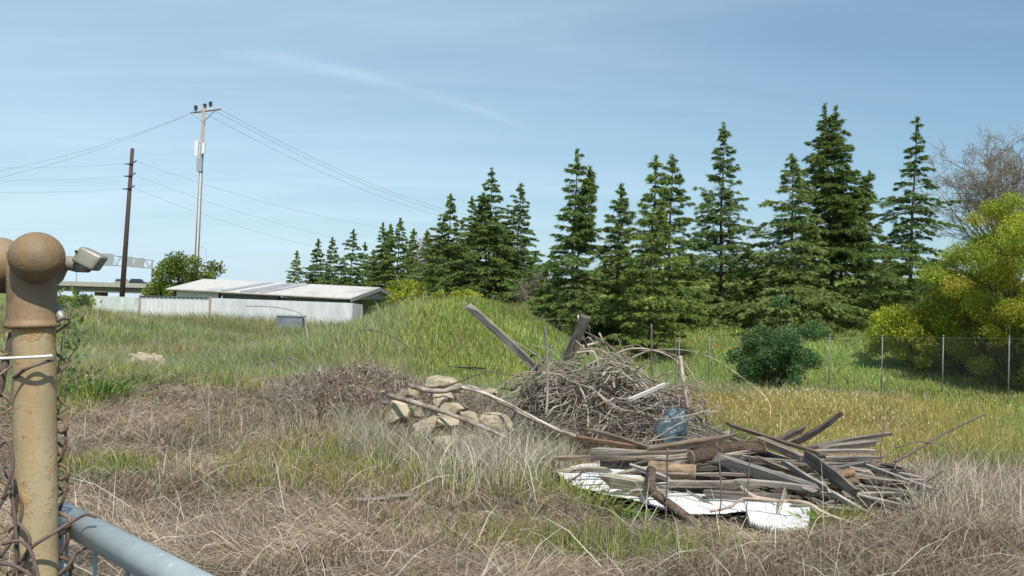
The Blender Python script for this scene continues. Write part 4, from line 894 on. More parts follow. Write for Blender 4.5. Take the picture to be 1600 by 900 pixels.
def limb(pxs, r, name, label, cat='branch', mat='stick', jit=0, sides=8, c=None, taper=None, group=None):
    pts = np.array([P(*q) for q in pxs]); m_ = max(12, len(pts) * 4)
    tt = np.linspace(0, len(pts) - 1, m_); i0 = np.minimum(tt.astype(int), len(pts) - 2); f = (tt - i0)[:, None]
    a, b = pts[i0], pts[i0 + 1]; pa = pts[np.maximum(i0 - 1, 0)]; pb = pts[np.minimum(i0 + 2, len(pts) - 1)]
    q = .5 * ((2 * a) + (-pa + b) * f + (2 * pa - 5 * a + 4 * b - pb) * f ** 2 + (-pa + 3 * a - 3 * b + pb) * f ** 3)
    q += rng.normal(size=q.shape) * jit; rad = np.linspace(r, r * (taper if taper else .6), m_) * rng.uniform(.92, 1.08, m_)
    ctr = q.mean(0); mb = MB(); mb.tube(q - ctr, rad, sides, c); o = mb.build(name, M[mat], None, True); o.location = tuple(ctr); tag(o, label, cat, group); return o
limb([(638, 602, 11.9), (680, 612, 11.7), (735, 606, 11.6), (790, 632, 11.3), (845, 660, 10.9), (900, 682, 10.5)], .034, 'dead_limb', 'long thick dead limb running from the rock heap down towards the lumber', jit=.004)
limb([(606, 617, 11.5), (650, 630, 11.3), (705, 648, 11.0), (755, 668, 10.7), (790, 684, 10.4)], .032, 'dead_limb', 'lower dead limb crossing in front of the tan rocks', jit=.004)
limb([(720, 605, 11.6), (770, 620, 11.2), (830, 650, 10.9), (880, 676, 10.6)], .018, 'dead_limb', 'thin pale limb lying alongside the long thick one', jit=.003, c=(1.5, 1.5, 1.5))
limb([(635, 600, 12.3), (690, 604, 12.1), (760, 578, 12.4), (715, 575, 12.6)], .012, 'dead_limb', 'thin dark limb arched over the topmost rock', jit=.003, c=(.5, .45, .4))
limb([(940, 578, 11.6), (958, 556, 11.5), (985, 545, 11.5), (1020, 547, 11.5), (1055, 562, 11.5), (1075, 588, 11.5)], .012, 'arched_branch', 'largest pale branch arched over the top right of the brush pile', c=(1.0, .97, .93))
limb([(900, 552, 11.6), (925, 549, 11.5), (932, 560, 11.4), (935, 575, 11.4)], .014, 'arched_branch', 'short hooked pale branch at the middle top of the brush pile', c=(1.5, 1.45, 1.4))
limb([(985, 560, 11.7), (1020, 548, 11.6), (1060, 560, 11.5), (1090, 600, 11.4), (1100, 640, 11.4)], .011, 'arched_branch', 'thin arched branch on the outer right of the brush pile')
limb([(1000, 548, 11.8), (1060, 546, 11.4), (1110, 558, 11.0), (1160, 590, 10.6), (1200, 625, 10.3), (1203, 655, 10.2)], .0042, 'bowed_cane', 'long thin bowed cane arching from the brush pile over the golden grass', cat='cane', c=(1.7, 1.7, 1.6))
limb([(850, 510, 11.3), (853, 530, 11.3), (856, 600, 11.3), (853, 650, 11.2)], .018, 'upright_stick', 'upright forked stick at the left top of the brush pile')
limb([(1018, 506, 11.2), (1018, 560, 11.2), (1022, 600, 11.2)], .010, 'steel_rod', 'dark thin rod standing straight up behind the brush pile top', cat='rod', mat='vine')
limb([(1063, 556, 10.9), (1067, 590, 10.9), (1075, 640, 10.9)], .020, 'pale_stake', 'pale weathered stake upright at the right side of the brush pile', cat='stake', c=(1.6, 1.55, 1.5), taper=.9)
limb([(1057, 528, 11), (1056, 600, 10.9), (1060, 640, 10.9)], .006, 'dark_cane', 'thin dark cane just left of the pale upright stake', cat='cane', mat='vine')
limb([(1540, 647, 9.3), (1490, 670, 9.3), (1440, 698, 9.2), (1398, 722, 9.1)], .008, 'bare_twig', 'long dark twig slanting up over the golden grass at the right', cat='twig', mat='vine', taper=1.8)
limb([(1400, 700, 9.2), (1440, 690, 9.2), (1490, 700, 9.2)], .006, 'bare_twig', 'short arched twig under the long slanting one', cat='twig', mat='vine')
limb([(1383, 660, 9.0), (1376, 700, 9.0), (1378, 730, 9.0)], .006, 'dead_stalk', 'dark dry stalk standing at the right end of the lumber pile', cat='stalk', mat='vine')
limb([(1043, 700, 8.35), (1042, 760, 8.35), (1040, 815, 8.3)], .009, 'dead_stalk', 'dark dry stalk standing before the white sheet and tan log', cat='stalk', mat='vine')
limb([(1123, 715, 8.25), (1127, 780, 8.2), (1115, 845, 8.1)], .008, 'dead_stalk', 'dark dry stalk in front of the notched beam', cat='stalk', mat='vine')
limb([(1172, 700, 8.2), (1168, 770, 8.2), (1164, 838, 8.1)], .006, 'dead_stalk', 'thin dry stalk between the notched beam and the crossed boards', cat='stalk', mat='vine')
limb([(560, 625, 9.5), (640, 690, 9.0), (680, 730, 8.8)], .005, 'dark_cane', 'thin dark cane slanting down before the rock heap', cat='cane', mat='vine')
limb([(270, 500, 0.001 + 26), (500, 500, 25), (452, 492, 24)], .010, 'dry_cane', 'dry cane bent over the weeds in front of the white wall', cat='cane', mat='stick') if False else None
limb([(385, 478, 22), (430, 480, 21.5), (470, 490, 21), (478, 512, 20.6), (482, 540, 20.4)], .012, 'dry_cane', 'bent dry cane arching in front of the white wall and bin', cat='cane')

for i, (q_, lab) in enumerate((([(1000, 700, 10.5), (1050, 668, 10.45), (1100, 640, 10.5)], 'thin stick slanting across the front of the blue-grey bag'), ([(1020, 655, 10.5), (1060, 652, 10.5), (1110, 640, 10.6)], 'pale curved stick over the top of the blue-grey bag'), ([(1010, 690, 10.4), (1065, 683, 10.4), (1110, 690, 10.4)], 'thin stick lying low before the blue-grey bag'), ([(1036, 640, 10.5), (1030, 670, 10.5), (1022, 700, 10.5)], 'short dry stalk upright at the left edge of the bag'))):
    limb(q_, .006, 'dry_stick', lab, c=(1.3, 1.25, 1.2), jit=.003)
# leaning boards
def plank(a, b, wpx, tpx, label, name='plank', col=(1, 1, 1), roll=0., grp='old boards of the lumber pile', cat='board', taper=0., mat='plank', jag=.4, seed=None):
    """board between two space points; width (seen height) and thickness in metres"""
    a = np.array(a, float); b = np.array(b, float); Lb = np.linalg.norm(b - a); rg = np.random.default_rng(int(abs(a[0] * 1000) + abs(b[2] * 7777)) % 99991)
    xa = Vector((b - a) / Lb); za = Vector((0, -.45, 1)); za = (za - xa * za.dot(xa)).normalized(); ya = za.cross(xa)
    if roll: q = Quaternion(xa, roll); ya = q @ ya; za = q @ za
    n = 9; V = []; xs = np.linspace(-.5, .5, n) * Lb
    w0 = wpx; t0 = tpx; bow = rg.normal(0, .006); sw = rg.normal(0, .006)
    for i, x in enumerate(xs):
        s = i / (n - 1); k = 1 - taper * s; w = w0 * k * (1 + rg.normal(0, .035)); t = t0 * (1 + rg.normal(0, .05)); e = (i in (0, n - 1))
        if e: w *= rg.uniform(.8, 1)
        oz = bow * math.sin(math.pi * s); oy = sw * math.sin(math.pi * s)
        for (sy, sz) in ((-1, -1), (1, -1), (1, 1), (-1, 1)):
            jx = (rg.normal() * .03 * jag * (4.5 if e else .2)); c_ = .10
            V.append((x + jx, oy + sy * t / 2 * (1 - c_ * rg.random()), oz + sz * w / 2 * (1 - c_ * rg.random() * .5)))
    f = [(i * 4 + j, i * 4 + (j + 1) % 4, (i + 1) * 4 + (j + 1) % 4, (i + 1) * 4 + j) for i in range(n - 1) for j in range(4)] + [(3, 2, 1, 0), tuple((n - 1) * 4 + j for j in range(4))]
    mb = MB(); mb.add(V, f, col); o = mb.build(name, M[mat])
    o.matrix_world = Matrix(((xa[0], ya[0], za[0], 0), (xa[1], ya[1], za[1], 0), (xa[2], ya[2], za[2], 0), (0, 0, 0, 1)))
    o.matrix_world = Matrix.Translation(Vector(tuple((a + b) / 2))) @ o.matrix_world
    tag(o, label, cat, grp); return o
plank(P(736, 482, 12.0), P(850, 588, 12.3), .085, .05, 'long grey board leaning up leftwards out of the brush pile top', grp=None, jag=.8)
plank(P(884, 565, 12.2), P(914, 496, 12.0), .13, .04, 'short dark board leaning up rightwards out of the brush pile top', grp=None, col=(.6, .6, .6))
plank(P(903, 497, 12.5), P(908, 517, 12.5), .035, .02, 'tiny white lath tip behind the short dark leaning board', name='lath', grp=None, mat='white_lath')
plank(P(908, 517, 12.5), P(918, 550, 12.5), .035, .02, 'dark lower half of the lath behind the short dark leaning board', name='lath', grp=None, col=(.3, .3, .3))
plank(P(981, 626, 11.1), P(1042, 599, 11.15), .045, .02, 'white lath lying across the right face of the brush pile', name='lath', grp=None, mat='white_lath')
plank(P(560, 783, 7.9), P(636, 775, 8.1), .07, .03, 'single grey board lying flat in the dry grass away from the pile', grp=None, roll=.5)
# blue plastic
rg = np.random.default_rng(5); import bmesh
bm = bmesh.new(); bmesh.ops.create_icosphere(bm, subdivisions=5, radius=1)
for v in bm.verts:
    p = np.array(v.co); k = 1 + .45 * (fbm(p[0] * 1.7 + 3, p[2] * 1.7 + p[1], 5, 3) - .5) * 2 + .10 * abs(math.sin(p[0] * 5 + p[2] * 3.0 + 2 * p[1])) - .12 * math.exp(-((p[0] - .25 + .2 * p[2]) / .10) ** 2); v.co = Vector((p[0] * .155 * k * (1 - .25 * p[2]), p[1] * .10 * k, p[2] * .19 * k))
me = bpy.data.meshes.new('plastic_bag'); bm.to_mesh(me); bm.free(); me.materials.append(M['bluebag'])
for p_ in me.polygons: p_.use_smooth = True
o = bpy.data.objects.new('plastic_bag', me); COL.objects.link(o); o.location = tuple(P(1050, 668, 10.75)); o.rotation_euler = (0, .3, .2); tag(o, 'shiny blue-grey plastic bag caught at the foot of the brush pile', 'plastic bag')

# ------------------------------------------------------------------ lumber pile
def YD(py, off=0): return float(np.interp(py, [655, 672, 808, 840], [10.15, 9.95, 8.45, 8.2])) + off
def PL(x0, y0, x1, y1, w, label, th=.04, col=(1, 1, 1), off=0, off1=None, **k):
    off1 = off if off1 is None else off1
    a = P(x0, y0, YD(y0, off)); b = P(x1, y1, YD(y1, off1)); Ym = (a[1] + b[1]) / 2
    return plank(a, b, w / F * Ym * .90, th * .8, label, col=col, **k)
# inner filler boards (the shade of the gaps is put into their dark colour)
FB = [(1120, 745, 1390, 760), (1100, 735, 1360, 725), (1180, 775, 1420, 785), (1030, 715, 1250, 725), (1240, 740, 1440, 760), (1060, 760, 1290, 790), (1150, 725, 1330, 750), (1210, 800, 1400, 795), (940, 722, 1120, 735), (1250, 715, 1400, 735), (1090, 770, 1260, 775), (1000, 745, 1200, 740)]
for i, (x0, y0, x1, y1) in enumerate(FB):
    PL(x0, y0, x1, y1, 22, 'filler board inside the lumber pile, darkened as the shade in its gaps', col=(.42, .40, .38), off=.24 + .02 * (i % 4), th=.05)
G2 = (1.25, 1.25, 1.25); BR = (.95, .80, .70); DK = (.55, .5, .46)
PL(917, 671, 1005, 697, 7, 'dark reddish pole end resting at the left top of the lumber pile', th=.05, col=BR, off=-.10)
PL(891, 682, 1012, 701, 7, 'rusty brown thin board just under the reddish pole end', col=(1.1, .72, .5), off=-.04)
PL(925, 703, 1036, 710, 11, 'light grey board under the rusty brown thin one', col=(1.5, 1.45, 1.35), off=0)
PL(880, 716, 1080, 714, 8, 'longest light brown thin board along the left end of the pile', col=(1.35, 1.15, .95), off=-.03)
PL(888, 735, 950, 734, 9, 'short flat grey board touching the top of the white sheet', col=(1.4, 1.3, 1.15), off=.02)
PL(945, 748, 1018, 757, 22, 'thick pale block-like beam end above the white sheet', th=.10, col=(1.35, 1.3, 1.15), off=-.08)
PL(981, 726, 1050, 750, 8, 'narrow board slanting down beside the tan log', col=G2, off=-.12)
PL(987, 769, 1045, 770, 10, 'small loose offcut just above the white sheet', col=(1.2, 1.15, 1.0), off=-.06)
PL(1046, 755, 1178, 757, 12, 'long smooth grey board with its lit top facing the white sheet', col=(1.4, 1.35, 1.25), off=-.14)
PL(1092, 771, 1235, 778, 15, 'shaded lower face of the long smooth grey board, just above the white sheet edge', col=(.95, .9, .85), off=-.10)  # stands in for the face below the lit top, its shade coloured in
PL(1128, 718, 1275, 766, 19, 'notched thick beam slanting across the middle of the pile', th=.09, col=G2, off=-.20)
PL(1010, 703, 1144, 684, 12, 'ragged brown board slanting up over the bark-covered log', th=.07, col=(.95, .78, .65), off=-.15, jag=1)
PL(1140, 664, 1280, 708, 6, 'long thin dark board slanting across the pile crest', col=(.9, .75, .65), off=-.10)
PL(1193, 690, 1258, 718, 13, 'square tan beam below the long thin crest board', th=.08, col=(1.3, 1.15, 1.0), off=-.10)
PL(1216, 689, 1257, 670, 12, 'short dark board sticking up beside the tallest one', col=DK, off=.05)
PL(1238, 693, 1303, 655, 13, 'tallest dark board sticking up from the pile crest', col=DK, off=0, jag=1)
PL(1262, 700, 1394, 677, 7, 'weathered grey board at the upper right rear of the pile', col=(1.1, 1.05, 1.0), off=.15)
PL(1290, 700, 1376, 690, 10, 'thick board with bright upper edge at the upper right of the pile', th=.07, col=(.8, .75, .7), off=.05)
PL(1270, 706, 1372, 705, 6, 'thin pale board second down at the upper right end', col=(1.5, 1.45, 1.4), off=.0)
PL(1279, 716, 1370, 714, 7, 'splintered board third down at the upper right end', col=(1.1, 1.05, 1.0), off=-.02, jag=1)
PL(1258, 712, 1333, 768, 27, 'wide dark plank lying diagonally face up in the middle right', th=.03, col=(.85, .8, .75), off=-.34, taper=.25)
PL(1186, 716, 1260, 745, 8, 'thin brown board beneath the square tan beam', col=BR, off=-.12)
PL(1224, 722, 1300, 768, 10, 'upper half of a narrow silvery board running down the pile front', col=(1.7, 1.65, 1.6), off=-.28)
PL(1298, 770, 1382, 818, 9, 'silvery narrow board reaching the ground at the pile front', col=(1.6, 1.55, 1.5), off=-.18)
PL(1302, 734, 1352, 724, 8, 'short bluish grey board near the two small logs', col=(.9, .92, .95), off=-.12)
PL(1348, 726, 1460, 768, 11, 'long grey board sloping down to the right tip of the pile', col=G2, off=-.08)
PL(1334, 735, 1358, 739, 9, 'small pale block wedged by the right tip boards', col=(1.6, 1.5, 1.35), off=-.10, th=.07)
PL(1325, 762, 1430, 774, 15, 'broad grey board on the right front face', col=(1.15, 1.1, 1.0), off=-.06)
PL(1308, 770, 1418, 794, 13, 'broad grey board lower on the right front face', col=(1.0, .97, .9), off=-.10)
PL(1235, 792, 1408, 806, 13, 'bottommost long board along the pile foot', col=(1.0, .95, .9), off=-.10)
PL(1140, 752, 1272, 765, 9, 'pale edge-on board under the notched beam', col=(1.3, 1.25, 1.2), off=-.30)
PL(1227, 769, 1210, 828, 8, 'short grey stake leaning against the pile foot', col=(1.2, 1.15, 1.1), off=-.25)
PL(1398, 778, 1428, 796, 8, 'small splinter board at the right foot of the pile', col=G2, off=-.1)
PL(1320, 748, 1440, 752, 8, 'thin brown board between the right tip boards', col=BR, off=.02)
PL(1180, 858, 1222, 862, 13, 'pale square block lying in front of the pile', th=.09, col=(1.6, 1.55, 1.45), off=-.35, grp=None)
PL(1220, 848, 1264, 866, 11, 'grey block lying right of the pale square one', th=.08, col=(1.1, 1.1, 1.05), off=-.35, grp=None)
PL(1155, 735, 1240, 748, 7, 'thin brown board crossing behind the notched beam', col=BR, off=-.05)
PL(1065, 730, 1150, 736, 8, 'short dark board between the tan log and the notched beam', col=DK, off=.05)
PL(1380, 735, 1450, 750, 7, 'outermost thin board at the right rear', col=G2, off=.10)
for i in range(48):
    x0 = random.uniform(1000, 1400); y0 = np.interp(x0, [900, 1100, 1250, 1400], [715, 712, 720, 735]) + random.uniform(-12, 50); l_ = random.uniform(40, 150); sl = random.gauss(.08, .16)
    PL(x0 - l_ / 2, y0 - l_ / 2 * sl, min(x0 + l_ / 2, 1450), y0 + l_ / 2 * sl, random.uniform(3.5, 8), 'thin splintered board among the heaped lumber', th=random.uniform(.015, .035), col=tuple(np.array([1, .95, .88]) * random.uniform(.5, 1.5)), off=random.uniform(-.12, .16), jag=1.6, taper=random.uniform(0, .5))
for i in range(44):
    x0 = random.uniform(1120, 1440); y0 = random.uniform(778, 840) - max(0, x0 - 1330) * .25; l_ = random.uniform(18, 80); sl = random.gauss(.15, .35)
    PL(x0 - l_ / 2, y0 - l_ / 2 * sl, x0 + l_ / 2, y0 + l_ / 2 * sl, random.uniform(2.5, 6), 'short broken splinter spilled at the front of the lumber pile', name='splinter', grp='splinters in front of the lumber pile', th=random.uniform(.01, .025), col=tuple(np.array([1, .95, .88]) * random.uniform(.6, 1.5)), off=random.uniform(-.12, -.02), jag=1.2, taper=random.uniform(0, .7))
def log(pxs, r, label, col=(1, 1, 1), cut=True, ratio=1.0):
    pts = np.array([P(x, y, YD(y, o_)) for x, y, o_ in pxs]); m_ = 14; tt = np.linspace(0, 1, m_) * (len(pts) - 1); i0 = np.minimum(tt.astype(int), len(pts) - 2); f = (tt - i0)[:, None]
    q = pts[i0] * (1 - f) + pts[i0 + 1] * f; ctr = q.mean(0); rad = np.linspace(r, r * ratio, m_) * rng.uniform(.92, 1.08, m_)
    root = empty('wood_log', ctr, label, 'log')
    mb = MB(); mb.tube(q, rad, 14, col); part(mb, 'bark', M['log'], root, True)
    for e, d in ((q[0], unit(q[0] - q[1])), (q[-1], unit(q[-1] - q[-2]))):
        mb = MB(); mb.lathe([(r * .96, 0), (r * .9, .006)], 14, tuple(e), tuple(d)); part(mb, 'cut_end', M['cutwood'], root)
    return root
M['cutwood'] = noisemat('cut_wood', (.26, .20, .14), (.42, .34, .25), 20, .9, .2, bump=.003)
log([(1080, 715, -.22), (1122, 706, -.2)], .07, 'dark rough log end poking out under the ragged brown board', (.6, .52, .48))
log([(1120, 703, -.08), (1192, 700, -.05)], .075, 'thick rough-barked log behind the notched beam', (.75, .68, .62))
log([(1014, 731, -.05), (1086, 738, -.08)], .07, 'smooth tan log lying between the boards above the white sheet', (1.8, 1.6, 1.3))
log([(1309, 742, -.2), (1332, 738, -.2)], .04, 'upper of two small split logs at the right', (1.5, 1.2, 1.0))
log([(1306, 758, -.2), (1338, 751, -.2)], .036, 'lower of two small split logs at the right', (.8, .7, .65))
log([(1017, 735, -.30), (1018, 768, -.35), (1048, 790, -.30), (1090, 820, -.30)], .042, 'crooked bark-covered log leaning down onto the white sheet', (.8, .72, .68), ratio=.9)
limb([(1157, 760, 8.3), (1186, 779, 8.2), (1256, 785, 8.1), (1290, 802, 8.05), (1338, 822, 8.0)], .018, 'pale_branch', 'long pale bare branch draped along the pile foot', c=(1.6, 1.5, 1.4), jit=.002)
limb([(1110, 800, 8.2), (1140, 792, 8.2), (1160, 780, 8.2), (1186, 779, 8.15)], .012, 'pale_branch', 'short pale branch crossing the white sheet', c=(1.5, 1.4, 1.3), jit=.002)
limb([(890, 752, 8.6), (905, 742, 8.7), (912, 735, 8.7)], .012, 'forked_twig', 'small dark forked twig on the left corner of the white sheet', cat='twig', mat='vine')

# white sheet
def sheet(poly, name, label, nx=190, ny=90, lift=.05, amp=.03, thick=.012, sag=0, seed=1, mat='sheet'):
    pw = np.array([G(a, b) for a, b in poly]); mn = pw.min(0); mx = pw.max(0)
    xs = np.linspace(mn[0], mx[0], nx); ys = np.linspace(mn[1], mx[1], ny); Xq, Yq = np.meshgrid(xs, ys)
    ins = inpoly(Xq.ravel(), Yq.ravel(), [tuple(p[:2]) for p in pw]).reshape(Xq.shape)
    Zq = fbm(Xq * .9, Yq * .9, 3, 2) * 0 + np.median(ground(Xq, Yq)) * .6 + ground(Xq, Yq) * .4 + lift + .02 + (fbm(Xq * 2.5, Yq * 4, seed, 4) - .5) * amp 
    mb = MB(); V = np.stack([Xq, Yq, Zq], -1).reshape(-1, 3); ctr = V.mean(0); f = []
    used = {}
    for j in range(ny - 1):
        for i in range(nx - 1):
            q = (j * nx + i, j * nx + i + 1, (j + 1) * nx + i + 1, (j + 1) * nx + i)
            if ins.ravel()[list(q)].sum() >= 3: f.append(q)
    ids = sorted({a for q in f for a in q}); mp_ = {a: k for k, a in enumerate(ids)}
    mb.add(V[ids] - ctr, [tuple(mp_[a] for a in q) for q in f]); o = mb.build(name, M[mat], None, True); o.location = tuple(ctr)
    sol = o.modifiers.new('thickness', 'SOLIDIFY'); sol.thickness = thick; return o
o = sheet([(865, 745), (900, 735), (960, 734), (1050, 742), (1150, 762), (1190, 790), (1170, 812), (1120, 816), (1060, 816), (1000, 800), (930, 782), (885, 765)], 'plastic_sheet', ''); tag(o, 'large bright white crumpled sheet spread under the left of the lumber pile', 'sheet')
o = sheet([(1160, 792), (1215, 796), (1265, 806), (1262, 838), (1225, 842), (1170, 828)], 'foam_panel', '', lift=.07, amp=.03, thick=.07, seed=8); tag(o, 'smaller thick white slab at the right end of the white sheet', 'foam slab')

# ------------------------------------------------------------------ dead bramble thicket (left of the rocks)
n = 26000; px = rng.uniform(425, 820, n); Yb = rng.uniform(12.6, 15.6, n); Xb = (px - 800) / F * Yb
prof = np.interp(px, [425, 470, 560, 640, 700, 760, 820], [.1, .42, .58, .56, .42, .30, .05]) * (1 - ((Yb - 14.1) / 1.6) ** 2).clip(0, 1) ** .5 * (.7 + .6 * fbm(Xb * 2, Yb * 2, 5, 3))
zq = prof * rng.random(n) ** .7; p0 = np.stack([Xb, Yb, ground(Xb, Yb) + zq], -1); d = unit(rng.normal(size=(n, 3)) * [1, 1, .7] + [0, 0, .15]); ln = rng.uniform(.06, .34, n)
A_ = blades(p0, p0 + d * (ln * .5)[:, None] + rng.normal(size=(n, 3)) * .015, p0 + d * ln[:, None], rng.uniform(.005, .010, n), pal([(.30, .26, .21), (.22, .17, .135), (.40, .36, .30), (.31, .25, .19)], n))
k = (zq > prof * .45) & (rng.random(n) < .45) & (px > 500); q0 = p0[k]; m_ = len(q0); d = unit(rng.normal(size=(m_, 3)))
B_ = blades(q0, q0 + d * .02, q0 + d * .045, np.full(m_, .035), pal([(.21, .13, .095), (.27, .18, .125), (.16, .10, .075), (.36, .27, .19)], m_), wdir=rng.normal(size=(m_, 3)))
o = fastmesh('bramble_thicket', *merge([A_, B_]), M['straw']); tag(o, 'dead brown-leaved bramble thicket behind the rock heap', 'brambles', kind='stuff')
n = 12000; Yb = rng.uniform(10.0, 12.8, n); Xb = (rng.uniform(540, 900, n) - 800) / F * Yb; h = rng.uniform(.12, .42, n)
p0 = np.stack([Xb, Yb, ground(Xb, Yb)], -1); d = hdir(rng.uniform(0, 6.28, n)) * (h * rng.uniform(.1, .8, n))[:, None]
o = fastmesh('heap_stems', *blades(p0, p0 + d * .3 + zu * (h * .6)[:, None], p0 + d + zu * h[:, None], rng.uniform(.004, .008, n), pal([(.42, .36, .28), (.34, .29, .22), (.50, .44, .35), (.22, .27, .09)], n)), M['straw']); tag(o, 'pale dry stems growing up between the tan rocks', 'dry grass', kind='stuff')
# arching bramble canes (individuals)
CL = ['bramble cane arching highest over the dead thicket', 'bramble cane bending left out of the dead thicket', 'dark bramble cane crossing between thicket and brush pile', 'thin bramble cane at the left foot of the thicket', 'bramble cane leaning right above the topmost rock']
CN = [[(560, 515, 14), (600, 520, 14), (640, 545, 14), (655, 580, 13.8)], [(500, 500, 15), (520, 530, 14.8), (545, 560, 14.4)], [(700, 572, 12.9), (750, 578, 12.7), (820, 590, 12.4)], [(400, 570, 14), (450, 560, 14), (480, 575, 13.8)], [(690, 560, 13.2), (715, 535, 13.2), (745, 520, 13.2)]]
for l_, q_ in zip(CL, CN): limb(q_, .008, 'bramble_cane', l_, cat='cane', mat='vine', group='arching bramble canes')

# ------------------------------------------------------------------ leafy plants
def herb(px, py, n, h, s, label, name='leafy_weed', cols=GRNC, w=.02, up_=1.0, Y=None, cat='plant'):
    c = G(px, py) if Y is None else P(px, py, Y); root_z = float(ground(c[0], c[1])) if Y is None else c[2]
    q = rng.normal(size=(n, 3)) * [s, s, 0]; d = unit(np.stack([q[:, 0] / s * .5 + rng.normal(size=n) * .3, q[:, 1] / s * .5 + rng.normal(size=n) * .3, np.full(n, up_)], -1)); ln = rng.uniform(.4, 1, n) * h
    q[:, 2] = ground(c[0] + q[:, 0], c[1] + q[:, 1]) - root_z
    p1 = q + d * (ln * .6)[:, None]; p2 = q + d * ln[:, None] + d * [1, 1, 0] * (ln * .5)[:, None] - [0, 0, .1 * h]
    o = fastmesh(name, *blades(q, p1, p2, rng.uniform(.6, 1.3, n) * w, pal(cols, n)), M['grass']); o.location = (c[0], c[1], root_z); tag(o, label, cat); return o
BG = [(.09, .19, .03), (.13, .24, .04), (.17, .26, .06)]
herb(180, 755, 420, .20, .16, 'bright green low weed tuft near the gate pipe', cols=BG)
herb(150, 625, 300, .42, .22, 'tall broad-bladed green grass clump by the small pale rock', name='grass_clump', cols=BG, w=.025)
herb(205, 605, 160, .32, .22, 'lower green weed clump between the two lone rocks', cols=BG, w=.02)
herb(1290, 830, 260, .26, .14, 'yellow-green grass tuft growing at the foot of the lumber pile', name='grass_clump', cols=GRNC, w=.010)
herb(990, 812, 120, .13, .08, 'little green weed at the lower edge of the white sheet', cols=BG, w=.018)
herb(885, 785, 420, .30, .26, 'green grass clump at the left corner of the white sheet', name='grass_clump', cols=GRNC, w=.010)
herb(1295, 785, 90, .26, .06, 'small green sprout between the lumber boards', cols=BG, w=.012)
herb(1160, 695, 26, .10, .05, 'few fresh green leaves on top of the barked log', cols=[(.2, .4, .06)], w=.03, Y=9.5)
# leafy bramble beside the gate post
rg = np.random.default_rng(11); c = np.array([P(100, 620, 5.0)[0], 5.0, 0]); c[2] = float(ground(c[0], c[1])); root = empty('bramble_plant', c, 'sprawling leafy bramble just right of the rusty gate post', 'bramble')
cn = MB(); LP = []
for k, pth in enumerate(([(70, 640, 5), (95, 560, 5), (108, 500, 5), (100, 470, 5)], [(80, 620, 5), (100, 520, 4.9), (118, 478, 4.9), (130, 470, 4.9)], [(60, 640, 5), (90, 600, 5), (112, 552, 5.1), (125, 530, 5.1)], [(70, 600, 5), (84, 500, 5.1), (96, 455, 5.1)], [(80, 650, 5.0), (110, 600, 5.0), (122, 580, 5)])):
    q = np.array([P(*a) for a in pth]) - c; t = np.linspace(0, len(q) - 1, 14); q = np.stack([np.interp(t, range(len(q)), q[:, i]) for i in range(3)], -1) + rg.normal(size=(14, 3)) * .008; cn.tube(q, .0035, 5)
    for a in q[3:]:
        for _ in range(4): LP.append(a + rg.normal(size=3) * [.04, .06, .035])
LP = np.array(LP); n = len(LP); d = unit(rg.normal(size=(n, 3)) + [0, 0, .2])
cn.build('canes', M['vine'], root); fastmesh('leaves', *blades(LP, LP + d * .014, LP + d * .03, np.full(n, .019), np.array(OLV + DKG)[rg.integers(0, 8, n)] * 1.1, wdir=rg.normal(size=(n, 3))), M['leaf'], root)

# ------------------------------------------------------------------ gate post in the foreground
YP = 1.5
def cylat(px0, px1, py, Y=YP): a = P(px0, py, Y); b = P(px1, py, Y); return (a + b) / 2, np.linalg.norm(b - a) / 2
ctop, rtop = cylat(22, 84, 520); cbot, rbot = cylat(25, 90, 898); 
dirp = unit(ctop - cbot); gz = float(ground(cbot[0], cbot[1]))
foot = cbot - dirp * (cbot[2] - gz) / dirp[2]; rP = (rtop + rbot) / 2 
post = empty('fence_post', foot, 'rusty tan steel fence post with a big ball cap close to the camera', 'fence post')
mb = MB(); mb.tube([foot - dirp * .2, foot + dirp * .4, foot + dirp * .8, ctop, ctop + dirp * .05], rP, 40); part(mb, 'pipe', M['post_paint'], post, True)
cs0, rs0 = cylat(12, 89, 512); cs1, _ = cylat(14, 86, 400)
L_s = np.linalg.norm(cs1 - cs0)
mb = MB(); mb.lathe([(rP * 1.02, -.001), (rs0 * 1.03, .0), (rs0 * 1.07, .002), (rs0 * 1.065, .0055), (rs0 * .99, .0075), (rs0 * .95, .013), (rs0 * .94, .06), (rs0 * .93, L_s)], 44, tuple(cs0), tuple(dirp)); part(mb, 'sleeve', M['cast'], post, True)
bc_, rb = cylat(16, 99, 402, YP - .035)
mb = MB(); mb.lathe([(max(.0005, rb * math.cos(a)), rb * math.sin(a) * (.95)) for a in np.linspace(-math.pi / 2, math.pi / 2, 26)], 44, tuple(bc_), (0, -.25, .97)); part(mb, 'ball_cap', M['cast'], post, True)
# top rail and its dome left of the ball
a = P(12, 425, YP + .06); mb = MB(); mb.tube([a + [.015, 0, 0], a + [-.25, .02, 0], a + [-1.6, .1, 0]], .034, 32); part(mb, 'top_rail', M['cast'], post, True)
mb = MB(); c2, r2 = cylat(-42, 40, 412, YP + .05); mb.lathe([(max(.0005, r2 * math.cos(a_)), r2 * math.sin(a_)) for a_ in np.linspace(-math.pi / 2, math.pi / 2, 22)], 40, tuple(c2), (.1, -.1, 1)); part(mb, 'rail_cup', M['cast'], post, True)
# rivets down the sleeve edge
for y in (396, 438, 490):
    mb = MB(); c3 = P(12.5, y, YP - .022); mb.lathe([(max(.0004, .0026 * math.cos(a_)), .0026 * math.sin(a_)) for a_ in np.linspace(-1.57, 1.57, 9)], 12, tuple(c3)); part(mb, 'rivet', M['cast'], post, True)
